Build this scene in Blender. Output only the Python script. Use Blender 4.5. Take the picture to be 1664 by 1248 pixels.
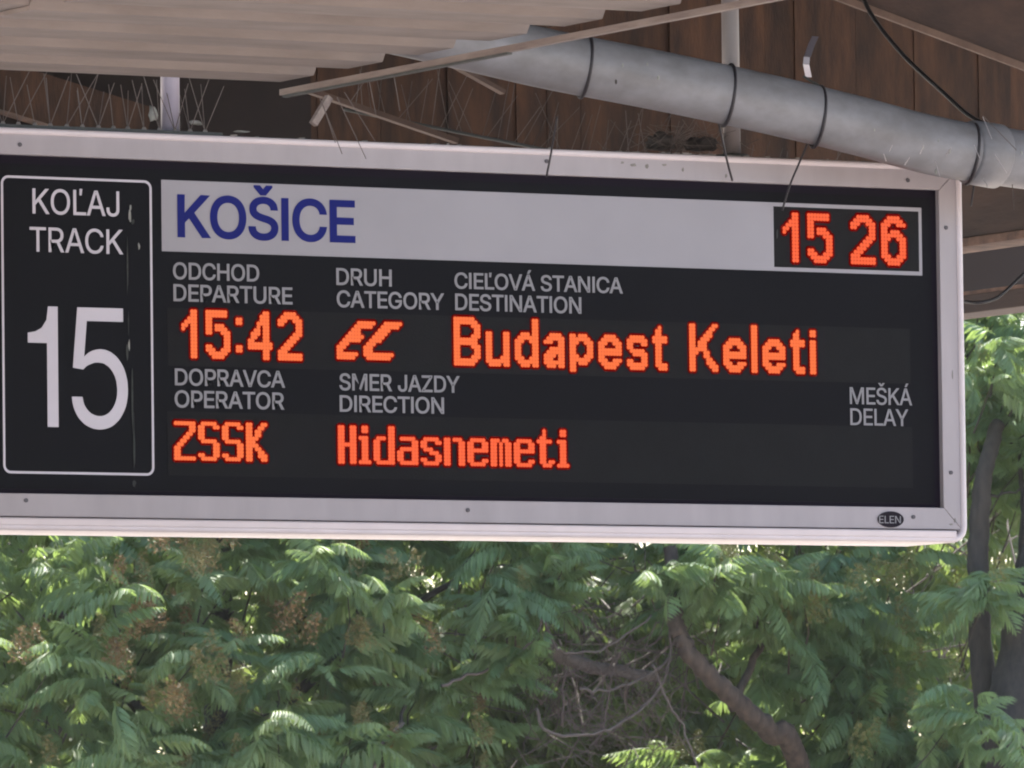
import bpy, bmesh, math, random
import numpy as np
from mathutils import Vector, Matrix

# ------------------------------------------------------------------ scene, camera, light
for o in list(bpy.data.objects):
    bpy.data.objects.remove(o, do_unlink=True)
scn = bpy.context.scene
COL = scn.collection
PI = math.pi

F = 13500.0                                   # focal length in photograph pixels (1664 wide)
VX = Vector((23538.0, 561.0, F)).normalized()  # board's horizontal direction seen from the camera
VZ = Vector((-2664.0, -213000.0, F))
VZ = (VZ - VX * VZ.dot(VX)).normalized()      # true vertical
VY = VZ.cross(VX)
def cam2world(v): return Vector((VX.dot(v), VY.dot(v), VZ.dot(v)))
def pdir(px, py): return Vector(((px - 832.0) / F, (py - 624.0) / F, 1.0))
_p0 = cam2world(pdir(560, 715) * 18.3)
CAM = Vector((-_p0.x, -_p0.y, 1.65))
def P(px, py, Y=0.0):
    """world point on the plane y = Y that the photograph shows at px, py"""
    d = cam2world(pdir(px, py))
    t = (Y - CAM.y) / d.y
    return CAM + d * t

cd = bpy.data.cameras.new('camera'); cam = bpy.data.objects.new('camera', cd); COL.objects.link(cam)
cd.sensor_width = 36.0; cd.lens = 36.0 * F / 1664.0
cd.clip_start = 0.5; cd.clip_end = 2000.0
r = cam2world(Vector((1, 0, 0))); u = cam2world(Vector((0, -1, 0))); b = cam2world(Vector((0, 0, -1)))
cam.matrix_world = Matrix(((r.x, u.x, b.x, CAM.x), (r.y, u.y, b.y, CAM.y), (r.z, u.z, b.z, CAM.z), (0, 0, 0, 1)))
cd.dof.use_dof = True; cd.dof.focus_distance = 18.2; cd.dof.aperture_fstop = 55.0
scn.camera = cam

EXPO = 2.08
SUN_EL, SUN_AZ = math.radians(56), math.radians(26)      # azimuth from +Y (beyond the trees) towards +X
world = bpy.data.worlds.new('World'); scn.world = world; world.use_nodes = True
nt = world.node_tree
bg = nt.nodes['Background']
sky = nt.nodes.new('ShaderNodeTexSky'); sky.sky_type = 'NISHITA'; sky.sun_disc = False
sky.sun_elevation = SUN_EL; sky.sun_rotation = SUN_AZ
sky.air_density = 1.0; sky.dust_density = 2.2; sky.ozone_density = 1.0
nt.links.new(sky.outputs[0], bg.inputs[0]); bg.inputs[1].default_value = 0.13
sl = bpy.data.lights.new('sun', 'SUN'); sl.energy = 4.3; sl.angle = math.radians(0.5); sl.color = (1.0, 0.94, 0.86)
so = bpy.data.objects.new('sun', sl); COL.objects.link(so)
sdir = Vector((math.sin(SUN_AZ) * math.cos(SUN_EL), math.cos(SUN_AZ) * math.cos(SUN_EL), math.sin(SUN_EL)))
so.location = sdir * 60; so.rotation_euler = sdir.to_track_quat('Z', 'Y').to_euler()
scn.view_settings.view_transform = 'Standard'; scn.view_settings.look = 'None'
scn.view_settings.exposure = EXPO; scn.view_settings.gamma = 1.0; scn.view_settings.use_curve_mapping = False
scn.render.engine = 'CYCLES'
scn.cycles.pixel_filter_type = 'BLACKMAN_HARRIS'; scn.cycles.filter_width = 2.0
scn.cycles.max_bounces = 6; scn.cycles.transparent_max_bounces = 8

# ------------------------------------------------------------------ materials
def mat(name, col, rough=0.6, metal=0.0, var=0.0, scale=8.0, stretch=(1, 1, 1), bump=0.0, bscale=60.0,
        col2=None, spec=0.5, transl=0.0, tcol=None):
    m = bpy.data.materials.new(name); m.use_nodes = True
    n = m.node_tree.nodes; l = m.node_tree.links
    p = n['Principled BSDF']
    p.inputs['Roughness'].default_value = rough; p.inputs['Metallic'].default_value = metal
    p.inputs['Specular IOR Level'].default_value = spec
    tc = n.new('ShaderNodeTexCoord'); mp = n.new('ShaderNodeMapping'); mp.inputs['Scale'].default_value = stretch
    l.new(tc.outputs['Object'], mp.inputs[0])
    c2 = col2 if col2 else tuple(max(0, c * (1 - var)) for c in col)
    nz = n.new('ShaderNodeTexNoise'); nz.inputs['Scale'].default_value = scale; nz.inputs['Detail'].default_value = 5
    nz.inputs['Roughness'].default_value = 0.62
    l.new(mp.outputs[0], nz.inputs['Vector'])
    rp = n.new('ShaderNodeValToRGB')
    rp.color_ramp.elements[0].position = 0.32; rp.color_ramp.elements[1].position = 0.68
    rp.color_ramp.elements[0].color = (*c2, 1); rp.color_ramp.elements[1].color = (*col, 1)
    l.new(nz.outputs['Fac'], rp.inputs[0])
    # every copy differs a little
    oi = n.new('ShaderNodeObjectInfo'); hs = n.new('ShaderNodeHueSaturation')
    mr = n.new('ShaderNodeMapRange'); mr.inputs[3].default_value = 1 - 0.35 * var; mr.inputs[4].default_value = 1 + 0.35 * var
    l.new(oi.outputs['Random'], mr.inputs[0]); l.new(mr.outputs[0], hs.inputs['Value']); l.new(rp.outputs[0], hs.inputs['Color'])
    l.new(hs.outputs[0], p.inputs['Base Color'])
    if bump:
        nb = n.new('ShaderNodeTexNoise'); nb.inputs['Scale'].default_value = bscale; nb.inputs['Detail'].default_value = 3
        l.new(mp.outputs[0], nb.inputs['Vector'])
        bp = n.new('ShaderNodeBump'); bp.inputs['Strength'].default_value = bump; bp.inputs['Distance'].default_value = 0.004
        l.new(nb.outputs['Fac'], bp.inputs['Height']); l.new(bp.outputs[0], p.inputs['Normal'])
    if transl:
        tr = n.new('ShaderNodeBsdfTranslucent'); tr.inputs[0].default_value = (*(tcol or col), 1)
        mx = n.new('ShaderNodeMixShader'); mx.inputs[0].default_value = transl
        l.new(p.outputs[0], mx.inputs[1]); l.new(tr.outputs[0], mx.inputs[2])
        l.new(mx.outputs[0], n['Material Output'].inputs[0])
    return m

def leaf_mat(name, ca, cb, tcol, transl=0.35, cc=None):
    """ca / cb : two leaf greens spread through the crown by position"""
    m = bpy.data.materials.new(name); m.use_nodes = True
    n = m.node_tree.nodes; l = m.node_tree.links; p = n['Principled BSDF']
    p.inputs['Roughness'].default_value = 0.55; p.inputs['Specular IOR Level'].default_value = 0.35
    g = n.new('ShaderNodeNewGeometry')
    nz = n.new('ShaderNodeTexNoise'); nz.inputs['Scale'].default_value = 1.7; nz.inputs['Detail'].default_value = 4
    l.new(g.outputs['Position'], nz.inputs['Vector'])
    rp = n.new('ShaderNodeValToRGB'); e = rp.color_ramp.elements
    e[0].position = 0.36; e[0].color = (*ca, 1); e[1].position = 0.64; e[1].color = (*cb, 1)
    l.new(nz.outputs['Fac'], rp.inputs[0])
    ri = n.new('ShaderNodeHueSaturation'); mr = n.new('ShaderNodeMapRange')
    mr.inputs[3].default_value = 0.7; mr.inputs[4].default_value = 1.35
    l.new(g.outputs['Random Per Island'], mr.inputs[0]); l.new(mr.outputs[0], ri.inputs['Value']); l.new(rp.outputs[0], ri.inputs['Color'])
    l.new(ri.outputs[0], p.inputs['Base Color'])
    tr = n.new('ShaderNodeBsdfTranslucent'); tr.inputs[0].default_value = (*tcol, 1)
    mx = n.new('ShaderNodeMixShader'); mx.inputs[0].default_value = transl
    l.new(p.outputs[0], mx.inputs[1]); l.new(tr.outputs[0], mx.inputs[2]); l.new(mx.outputs[0], n['Material Output'].inputs[0])
    return m

K = 1.0 / (2 ** EXPO)
def emit(name, core, rim):
    m = bpy.data.materials.new(name); m.use_nodes = True
    n = m.node_tree.nodes; l = m.node_tree.links
    n.remove(n['Principled BSDF'])
    e = n.new('ShaderNodeEmission'); lw = n.new('ShaderNodeLayerWeight'); lw.inputs[0].default_value = 0.35
    mx = n.new('ShaderNodeMix'); mx.data_type = 'RGBA'
    l.new(lw.outputs['Facing'], mx.inputs[0]); mx.inputs[6].default_value = (*core, 1); mx.inputs[7].default_value = (*rim, 1)
    l.new(mx.outputs[2], e.inputs[0]); e.inputs[1].default_value = K
    l.new(e.outputs[0], n['Material Output'].inputs[0])
    return m

M = dict(
    frame=mat('frame_paint', (0.380, 0.338, 0.352), 0.45, col2=(0.325, 0.290, 0.300), var=0.03, scale=7, stretch=(1.5, 1, .35), bump=0.05),
    edge=mat('frame_edge_lit', (0.68, 0.60, 0.61), 0.4, var=0.10, scale=9),  # frame paint lightened, light bounced off the ground put into the colour
    case=mat('case_metal', (0.30, 0.29, 0.31), 0.5, var=0.2),
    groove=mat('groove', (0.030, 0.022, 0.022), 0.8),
    gasket=mat('gasket', (0.010, 0.0065, 0.013), 0.7, spec=.08),
    panel=mat('black_panel', (0.0065, 0.0060, 0.0085), 0.45, var=0.15, scale=3, spec=0.07),
    window=mat('led_window', (0.0115, 0.0112, 0.0125), 0.6, var=0.18, scale=9, bump=0.3, bscale=300, spec=.1),
    print_bright=mat('print_white', (0.56, 0.52, 0.57), 0.5, var=0.06),
    print_grey=mat('print_grey', (0.250, 0.238, 0.250), 0.5, var=0.1),
    header=mat('header_white', (0.315, 0.295, 0.318), 0.45, var=0.09, scale=4),
    blue=mat('print_blue', (0.008, 0.013, 0.150), 0.6, var=0.05, spec=.12),
    stain=mat('rail_stain', (0.24, 0.22, 0.20), 0.8, var=.3, scale=50),
    screw=mat('screw', (0.09, 0.08, 0.09), 0.5, metal=0.4),
    dirt=mat('bird_dirt', (0.34, 0.34, 0.31), 0.9, var=0.4, scale=60),
    dirtfaint=mat('dried_run', (0.05, 0.055, 0.05), 0.9, var=0.5, scale=60),
    sheet=mat('fibre_cement_sheet', (0.30, 0.25, 0.225), 0.85, col2=(0.225, 0.185, 0.165), var=0.1, scale=6, stretch=(0.6, 2, 2), bump=0.3, bscale=40),
    lath=mat('weathered_lath', (0.32, 0.265, 0.235), 0.8, col2=(0.20, 0.155, 0.14), var=0.2, scale=14, stretch=(4, .5, 4), bump=0.4),
    brownlath=mat('brown_lath', (0.15, 0.098, 0.075), 0.8, col2=(0.09, 0.056, 0.045), var=0.2, scale=14),
    duct=mat('grey_plastic_duct', (0.230, 0.226, 0.240), 0.5, col2=(0.150, 0.143, 0.147), var=0.05, scale=9, stretch=(1, 1, 1.6), bump=0.1, bscale=20),
    white_pipe=mat('white_pipe', (0.38, 0.34, 0.41), 0.35, var=0.15, scale=12),
    cream_pipe=mat('cream_pipe', (0.26, 0.225, 0.22), 0.45, var=0.15, scale=12),
    wood=mat('brown_boards', (0.092, 0.042, 0.022), 0.8, col2=(0.026, 0.013, 0.009), var=0.6, scale=6, stretch=(4, 1, .8), bump=0.5),
    beam=mat('brown_beam', (0.058, 0.031, 0.023), 0.75, col2=(0.026, 0.014, 0.012), var=0.2, scale=7, stretch=(1, .4, 2), bump=0.4),
    beam_edge=mat('worn_beam_edge', (0.22, 0.125, 0.088), 0.8, col2=(0.055, 0.032, 0.026), var=0.2, scale=16, bump=0.5),
    darkwood=mat('dark_wood_shade', (0.022, 0.013, 0.012), 0.85, col2=(0.015, 0.009, 0.009), var=0.2),  # dark timber, also holds the painted shade at the left
    cable=mat('black_cable', (0.012, 0.011, 0.012), 0.6),
    tie=mat('cable_tie', (0.022, 0.018, 0.022), 0.55),
    spike=mat('spike_wire', (0.125, 0.095, 0.085), 0.5, var=0.25),
    spikew=mat('spike_glint_wire', (0.42, 0.39, 0.39), 0.3),  # pale tone paints the glints on the duct
    spikebase=mat('spike_base', (0.10, 0.105, 0.10), 0.7, var=0.3, scale=40),
    knob=mat('spike_knob', (0.30, 0.27, 0.25), 0.8, var=0.3),
    steel=mat('bright_steel', (0.40, 0.38, 0.42), 0.3, metal=0.3),
    strapdark=mat('strap_dull', (0.13, 0.115, 0.135), 0.5, var=.1),
    twig=mat('grey_twig', (0.135, 0.110, 0.098), 0.85, col2=(0.075, 0.060, 0.055), var=0.3, scale=20),
    redtwig=mat('reddish_twig', (0.085, 0.060, 0.052), 0.85, var=0.3, scale=20),
    bark=mat('grey_bark', (0.048, 0.038, 0.029), 0.9, col2=(0.018, 0.015, 0.012), var=0.2, scale=9, stretch=(3, 3, .8), bump=1.0, bscale=30),
    redbark=mat('red_brown_bark', (0.085, 0.058, 0.042), 0.9, col2=(0.030, 0.021, 0.016), var=0.2, scale=9, stretch=(3, 3, .8), bump=1.0, bscale=30),
    nest=mat('nest_grey', (0.085, 0.075, 0.07), 0.95, col2=(0.035, 0.03, 0.03), var=0.3, scale=40, bump=1.0),
    ground=mat('gravel_ground', (0.34, 0.29, 0.24), 0.9, var=0.3, scale=3, bump=0.5),
    platform=mat('platform_concrete', (0.46, 0.40, 0.35), 0.85, var=0.2, scale=2, bump=0.2),
    leaf_a=leaf_mat('leaf_blue_green', (0.080, 0.142, 0.072), (0.175, 0.235, 0.105), (0.27, 0.38, 0.10), 0.40),
    leaf_b=leaf_mat('leaf_mid_green', (0.072, 0.140, 0.076), (0.160, 0.230, 0.100), (0.27, 0.38, 0.10), 0.40),
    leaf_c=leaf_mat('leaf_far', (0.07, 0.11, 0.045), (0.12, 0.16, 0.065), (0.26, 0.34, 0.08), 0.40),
    seed_o=leaf_mat('seed_orange', (0.19, 0.125, 0.055), (0.27, 0.190, 0.080), (0.30, 0.18, 0.06), 0.2),
    seed_tan=leaf_mat('seed_tan', (0.17, 0.150, 0.055), (0.25, 0.215, 0.085), (0.28, 0.24, 0.08), 0.25),
    seed_y=leaf_mat('seed_yellow', (0.13, 0.14, 0.045), (0.21, 0.20, 0.06), (0.30, 0.28, 0.08), 0.2),
    led=emit('led_light', (1.0, 0.205, 0.062), (1.0, 0.125, 0.060)),
    led_clock=emit('led_clock_light', (1.0, 0.165, 0.060), (0.88, 0.045, 0.03)),
    halo=emit('led_halo_glow', (0.17, 0.0, 0.0), (0.11, 0, 0)),  # painted red glow round the LEDs
    logo=mat('badge_dark', (0.016, 0.012, 0.018), 0.6, spec=.1),
)

# ------------------------------------------------------------------ helpers
def link(o, parent=None):
    COL.objects.link(o)
    if parent is not None:
        o.parent = parent
        o.matrix_parent_inverse = Matrix.Translation(parent.location).inverted()
    return o
def mesh_obj(name, verts, faces, m, parent=None, smooth=False):
    me = bpy.data.meshes.new(name); me.from_pydata([tuple(v) for v in verts], [], faces); me.update()
    me.materials.append(m)
    if smooth:
        for p in me.polygons: p.use_smooth = True
    return link(bpy.data.objects.new(name, me), parent)
def thing(name, label, cat, loc, group=None):
    o = bpy.data.objects.new(name, None); COL.objects.link(o); o.location = loc; o.empty_display_size = .1
    o['label'] = label; o['category'] = cat
    if group: o['group'] = group
    return o
def tag(o, label, cat, group=None):
    o['label'] = label; o['category'] = cat
    if group: o['group'] = group
    return o
def box(name, lo, hi, m, parent=None, bevel=0.0):
    bm = bmesh.new(); bmesh.ops.create_cube(bm, size=1.0)
    lo = Vector(lo); hi = Vector(hi)
    for v in bm.verts:
        v.co = Vector(((lo.x + hi.x) / 2 + v.co.x * (hi.x - lo.x), (lo.y + hi.y) / 2 + v.co.y * (hi.y - lo.y), (lo.z + hi.z) / 2 + v.co.z * (hi.z - lo.z)))
    if bevel: bmesh.ops.bevel(bm, geom=bm.edges[:], offset=bevel, segments=2, affect='EDGES', profile=0.6)
    me = bpy.data.meshes.new(name); bm.to_mesh(me); bm.free(); me.materials.append(m)
    return link(bpy.data.objects.new(name, me), parent)
def tube_data(pts, rad, seg=8, closed=False):
    pts = [Vector(p) for p in pts]; n = len(pts)
    rr = rad if isinstance(rad, (list, tuple)) else [rad] * n
    V, Fc = [], []
    up = None
    for i, p in enumerate(pts):
        a = pts[max(0, i - 1)]; c = pts[min(n - 1, i + 1)]
        if closed: a = pts[(i - 1) % n]; c = pts[(i + 1) % n]
        t = (c - a).normalized()
        if up is None: up = t.orthogonal().normalized()
        up = (up - t * up.dot(t)).normalized(); s = t.cross(up)
        for k in range(seg):
            an = 2 * PI * k / seg
            V.append(p + (up * math.cos(an) + s * math.sin(an)) * rr[i])
    for i in range(n if closed else n - 1):
        j = (i + 1) % n
        for k in range(seg):
            k2 = (k + 1) % seg
            Fc.append((i * seg + k, i * seg + k2, j * seg + k2, j * seg + k))
    if not closed:
        Fc.append(tuple(range(seg - 1, -1, -1))); Fc.append(tuple((n - 1) * seg + k for k in range(seg)))
    return V, Fc
def tube(name, pts, rad, m, parent=None, seg=8, closed=False):
    V, Fc = tube_data(pts, rad, seg, closed)
    return mesh_obj(name, V, Fc, m, parent, True)
def rough_tube(name, pts, rad, m, parent, seg=16, amt=.09, seed=1):
    rg = random.Random(seed); n = len(pts)
    rr = [q * (1 + rg.uniform(-.02, .02)) for q in rad]
    V, Fc = tube_data(pts, rr, seg); prof = [rg.uniform(-1, 1) for _ in range(seg)]
    for i in range(n):
        for k in range(seg):
            prof[k] = .9 * prof[k] + .3 * rg.uniform(-1, 1)
            j = i * seg + k; V[j] = V[j] + (V[j] - pts[i]) * amt * prof[k]
    return mesh_obj(name, V, Fc, m, parent, True)
def smoothpath(pts, k=6):
    pts = [Vector(p) for p in pts]; out = []
    for i in range(len(pts) - 1):
        p0 = pts[max(0, i - 1)]; p1 = pts[i]; p2 = pts[i + 1]; p3 = pts[min(len(pts) - 1, i + 2)]
        for j in range(k):
            t = j / k
            out.append(0.5 * ((2 * p1) + (p2 - p0) * t + (2 * p0 - 5 * p1 + 4 * p2 - p3) * t * t + (3 * p1 - p0 - 3 * p2 + p3) * t ** 3))
    out.append(pts[-1]); return out
def prism(name, pts2, y0, y1, m, parent=None):
    """closed outline [(x, z)...] in the board's plane, given depth y0..y1"""
    n = len(pts2)
    V = [(x, y0, z) for x, z in pts2] + [(x, y1, z) for x, z in pts2]
    Fc = [tuple(range(n)), tuple(range(2 * n - 1, n - 1, -1))]
    for i in range(n):
        j = (i + 1) % n; Fc.append((i, n + i, n + j, j))
    o = mesh_obj(name, V, Fc, m, parent)
    bm = bmesh.new(); bm.from_mesh(o.data); bmesh.ops.recalc_face_normals(bm, faces=bm.faces); bm.to_mesh(o.data); bm.free()
    return o

# ------------------------------------------------------------------ ground
g = mesh_obj('ground', [(-400, -200, 0), (400, -200, 0), (400, 600, 0), (-400, 600, 0)], [(0, 1, 2, 3)], M['ground']); g['kind'] = 'structure'
g = box('platform', (-30, -24, 0.004), (30, -1.0, 0.16), M['platform']); g['kind'] = 'structure'
g = box('far_platform', (-30, 1.6, 0.004), (30, 8.5, 0.16), M['platform']); g['kind'] = 'structure'

# ------------------------------------------------------------------ corrugated canopy (left, above the board)
YF = -0.55                                     # far edge of the roof sheets
ef = P(450, 133, YF); zc = ef.z                # height of the far lower edge
lathA = P(460, 150, YF + 0.0); XE = P(470, 143, YF).x
XE = P(455, 133, YF).x
can = thing('canopy_roof', 'beige corrugated canopy roof seen from below above the board', 'canopy', (XE - 2, YF - 2, zc + .1))
pitch, dep = 0.30, 0.032
def sheet(name, x0, x1, dz):
    prof = []
    y = YF
    for k in range(26):
        y0 = YF - k * pitch
        prof += [(y0, 0), (y0 - pitch * .50, 0), (y0 - pitch * .58, dep), (y0 - pitch * .90, dep), (y0 - pitch, 0)] if k == 0 else \
                [(y0 - pitch * .50, 0), (y0 - pitch * .58, dep), (y0 - pitch * .90, dep), (y0 - pitch, 0)]
    V, Fc = [], []
    th = 0.008; n = len(prof)
    for xx in (x0, x1):
        for y, z in prof: V.append((xx, y, zc + z + dz))
        for y, z in prof: V.append((xx, y, zc + z + dz + th))
    for i in range(n - 1):
        Fc.append((i, i + 1, 2 * n + i + 1, 2 * n + i)); Fc.append((n + i, 3 * n + i, 3 * n + i + 1, n + i + 1))
        Fc.append((i, n + i, n + i + 1, i + 1)); Fc.append((2 * n + i, 2 * n + i + 1, 3 * n + i + 1, 3 * n + i))
    Fc.append((0, 2 * n, 3 * n, n)); Fc.append((n - 1, 2 * n - 1, 4 * n - 1, 3 * n - 1))
    return mesh_obj(name, V, Fc, M['sheet'], can)
w = 1.12
for k in range(5):
    sheet('roof_sheet', XE - (k + 1) * w, XE - k * w + (0.06 if k else 0), 0.0 if k % 2 == 0 else 0.009)
# dark framing above the sheets
box('purlin', (XE - 5.6, YF - 7.8, zc + .075), (XE - .05, YF - .35, zc + .13), M['darkwood'], can)
# pale lath along the sheet ends (runs towards the viewer)
la = P(458, 150, YF + .02); lb = Vector((la.x, YF - 6.5, la.z))
t = box('edge_lath', (la.x - .006, lb.y, la.z - .007), (la.x + .010, la.y, la.z + .006), M['lath']); tag(t, 'long pale wooden lath slanting under the ends of the roof sheets', 'lath')

# ------------------------------------------------------------------ departure board
S = lambda px, py, Y=0.0: P(px, py, Y)
xl = S(-330, 500).x                              # the board goes on beyond the left of the picture
xr = S(1566, 560).x
zt = S(700, 234).z; zb = S(700, 870.5).z
xi = S(1529.5, 560).x                            # inner opening
zti = S(700, 277).z; zbi = S(700, 812).z
xli = xl + (xr - xi)
board = thing('departure_board', 'white framed station departure board with orange LED text, hanging on pipes', 'departure board', ((xl + xr) / 2, 0.1, zb))
# rails: mitred, with a raised rounded outer lip
def rail(name, a_out, b_out, b_in, a_in):
    # face piece (flat) between outer lip and opening
    V = [(*p, 0.0) for p in (a_out, b_out, b_in, a_in)]
    vs = [(x, 0.0, z) for x, z, _ in V] + [(x, 0.022, z) for x, z, _ in V]
    Fc = [(0, 1, 2, 3), (7, 6, 5, 4), (0, 4, 5, 1), (1, 5, 6, 2), (2, 6, 7, 3), (3, 7, 4, 0)]
    o = mesh_obj(name, vs, Fc, M['frame'], board)
    bm = bmesh.new(); bm.from_mesh(o.data); bmesh.ops.recalc_face_normals(bm, faces=bm.faces)
    bmesh.ops.bevel(bm, geom=bm.edges[:], offset=0.0012, segments=1, affect='EDGES'); bm.to_mesh(o.data); bm.free()
    return o
lip = 0.013; lipb = 0.030
ox0, ox1, oz0, oz1 = xl + lip, xr - lip, zb + lipb, zt - lip
g_ = 0.0007
rail('frame_rail', (ox0, oz1), (ox1, oz1), (xi, zti), (xli, zti))
rail('frame_rail', (ox1, oz1 - g_), (ox1, oz0 + g_), (xi, zbi + g_), (xi, zti - g_))
rail('frame_rail', (ox1, oz0), (ox0, oz0), (xli, zbi), (xi, zbi))
rail('frame_rail', (ox0, oz0 + g_), (ox0, oz1 - g_), (xli, zti - g_), (xli, zbi + g_))
# outer lip: rounded rectangular ring sweep
def ring(name, x0, x1, z0, z1, rc, prof, m):
    """prof : list of (offset outward, y)"""
    V, Fc = [], []; path = []
    for (cx, cz, a0) in ((x1 - rc, z1 - rc, 0), (x0 + rc, z1 - rc, 90), (x0 + rc, z0 + rc, 180), (x1 - rc, z0 + rc, 270)):
        for k in range(7):
            a = math.radians(a0 + 90 * k / 6); path.append((cx, cz, math.cos(a), math.sin(a)))
    n = len(path); q = len(prof)
    for cx, cz, ca, sa in path:
        for off, y in prof: V.append((cx + ca * (rc + off), y, cz + sa * (rc + off)))
    for i in range(n):
        j = (i + 1) % n
        for k in range(q - 1): Fc.append((i * q + k, i * q + k + 1, j * q + k + 1, j * q + k))
        Fc.append((i * q + q - 1, i * q, j * q, j * q + q - 1))
    o = mesh_obj(name, V, Fc, m, board, True)
    bm = bmesh.new(); bm.from_mesh(o.data); bmesh.ops.recalc_face_normals(bm, faces=bm.faces); bm.to_mesh(o.data); bm.free()
    return o
ring('outer_lip', xl + .004, xr - .004, zb + .004, zt - .004, 0.034,
     [(-.0115, .006), (-.0105, -.003), (-.006, -.006), (0, -.006), (.003, -.003), (.004, .004), (.004, .20), (-.0115, .20)], M['edge'])
# deeper bottom moulding, a strip under the groove with ground bounce in its colour
zlo = oz0
mz1, mz0, ma, mb = zlo - .003, zb + .003, xl + .02, xr - .034
mesh_obj('bottom_moulding', [(x_, y_, z_) for x_ in (ma, mb) for (y_, z_) in ((.02, mz1), (-.0085, mz1), (-.0105, mz1 - .003), (-.0085, mz0 + .010), (-.003, mz0 + .003), (.006, mz0), (.02, mz0))],
         [tuple(range(7)), tuple(range(13, 6, -1))] + [(k, 7 + k, 7 + (k + 1) % 7, (k + 1) % 7) for k in range(7)], M['edge'], board)
box('groove', (xl + .02, .006, zlo - .0045), (xr - .02, .02, zlo + .002), M['groove'], board)
box('case', (xl + .006, .021, zb + .006), (xr - .006, .195, zt - .006), M['case'], board)
RY = 0.014                                       # depth of the printed face
box('gasket', (xli - .001, RY + .001, zbi - .001), (xi + .001, .0205, zti + .001), M['gasket'], board)
a = S(-300, 272, RY); b2 = S(1515, 560, RY)
box('face_panel', (xli + .012, RY - .0005, zbi + .010), (b2.x, RY + .0015, zti - .018), M['panel'], board)
FY = RY - .0005
def rect_px(name, x0, y0, x1, y1, m, yf, th=.0006, parent=board):
    """axis aligned plate; y0/y1 are read at x0"""
    A = S(x0, y0, yf); B = S(x1, y0, yf); C = S(x0, y1, yf)
    return box(name, (A.x, yf, C.z), (B.x, yf + th, A.z), m, parent)
for (x0, y0, x1, y1) in ((272, 500, 1478, 594), (272, 668, 1482, 772)):
    rect_px('led_window', x0, y0, x1, y1, M['window'], FY - .0008)
hd = rect_px('header_strip', 262, 292, 1256, 408, M['header'], FY - .0010)
# thin white border round the clock
A = S(1256, 330, FY); Hx0 = hd.data.vertices; 
hz1 = max(v.co.z for v in hd.data.vertices) + hd.location.z; hz0 = min(v.co.z for v in hd.data.vertices) + hd.location.z
hx1 = max(v.co.x for v in hd.data.vertices); xcr = S(1497.5, 390, FY).x; bw = S(0, 300, FY).z - S(0, 306.6, FY).z
box('clock_border', (hx1, FY - .0010, hz1 - bw), (xcr, FY - .0004, hz1), M['header'], board)
box('clock_border', (hx1, FY - .0010, hz0), (xcr, FY - .0004, hz0 + bw), M['header'], board)
box('clock_border', (xcr - bw * .9, FY - .0010, hz0 + bw), (xcr, FY - .0004, hz1 - bw), M['header'], board)
box('clock_window', (hx1, FY - .0006, hz0 + bw), (xcr - bw * .9, FY - .0002, hz1 - bw), M['window'], board)
# rounded outline of the track field
def rr_outline(x0, x1, z0, z1, rc, wd, y, m, name):
    V, Fc = [], []; path = []
    for (cx, cz, a0) in ((x1 - rc, z1 - rc, 0), (x0 + rc, z1 - rc, 90), (x0 + rc, z0 + rc, 180), (x1 - rc, z0 + rc, 270)):
        for k in range(7):
            a = math.radians(a0 + 90 * k / 6); path.append((cx, cz, math.cos(a), math.sin(a)))
    n = len(path)
    for cx, cz, ca, sa in path:
        for off in (0, -wd): V.append((cx + ca * (rc + off), y, cz + sa * (rc + off)))
        for off in (-wd, 0): V.append((cx + ca * (rc + off), y + .0008, cz + sa * (rc + off)))
    for i in range(n):
        j = (i + 1) % n
        for k in range(4): Fc.append((i * 4 + k, i * 4 + (k + 1) % 4, j * 4 + (k + 1) % 4, j * 4 + k))
    return mesh_obj(name, V, Fc, m, board)
a = S(1, 284.5, FY); c = S(252, 284.5, FY); d = S(6, 769, FY); e2 = S(248, 500, FY)
rr_outline(a.x, e2.x, d.z, a.z, .018, .0052, FY - .001, M['print_bright'], 'field_outline')

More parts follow.
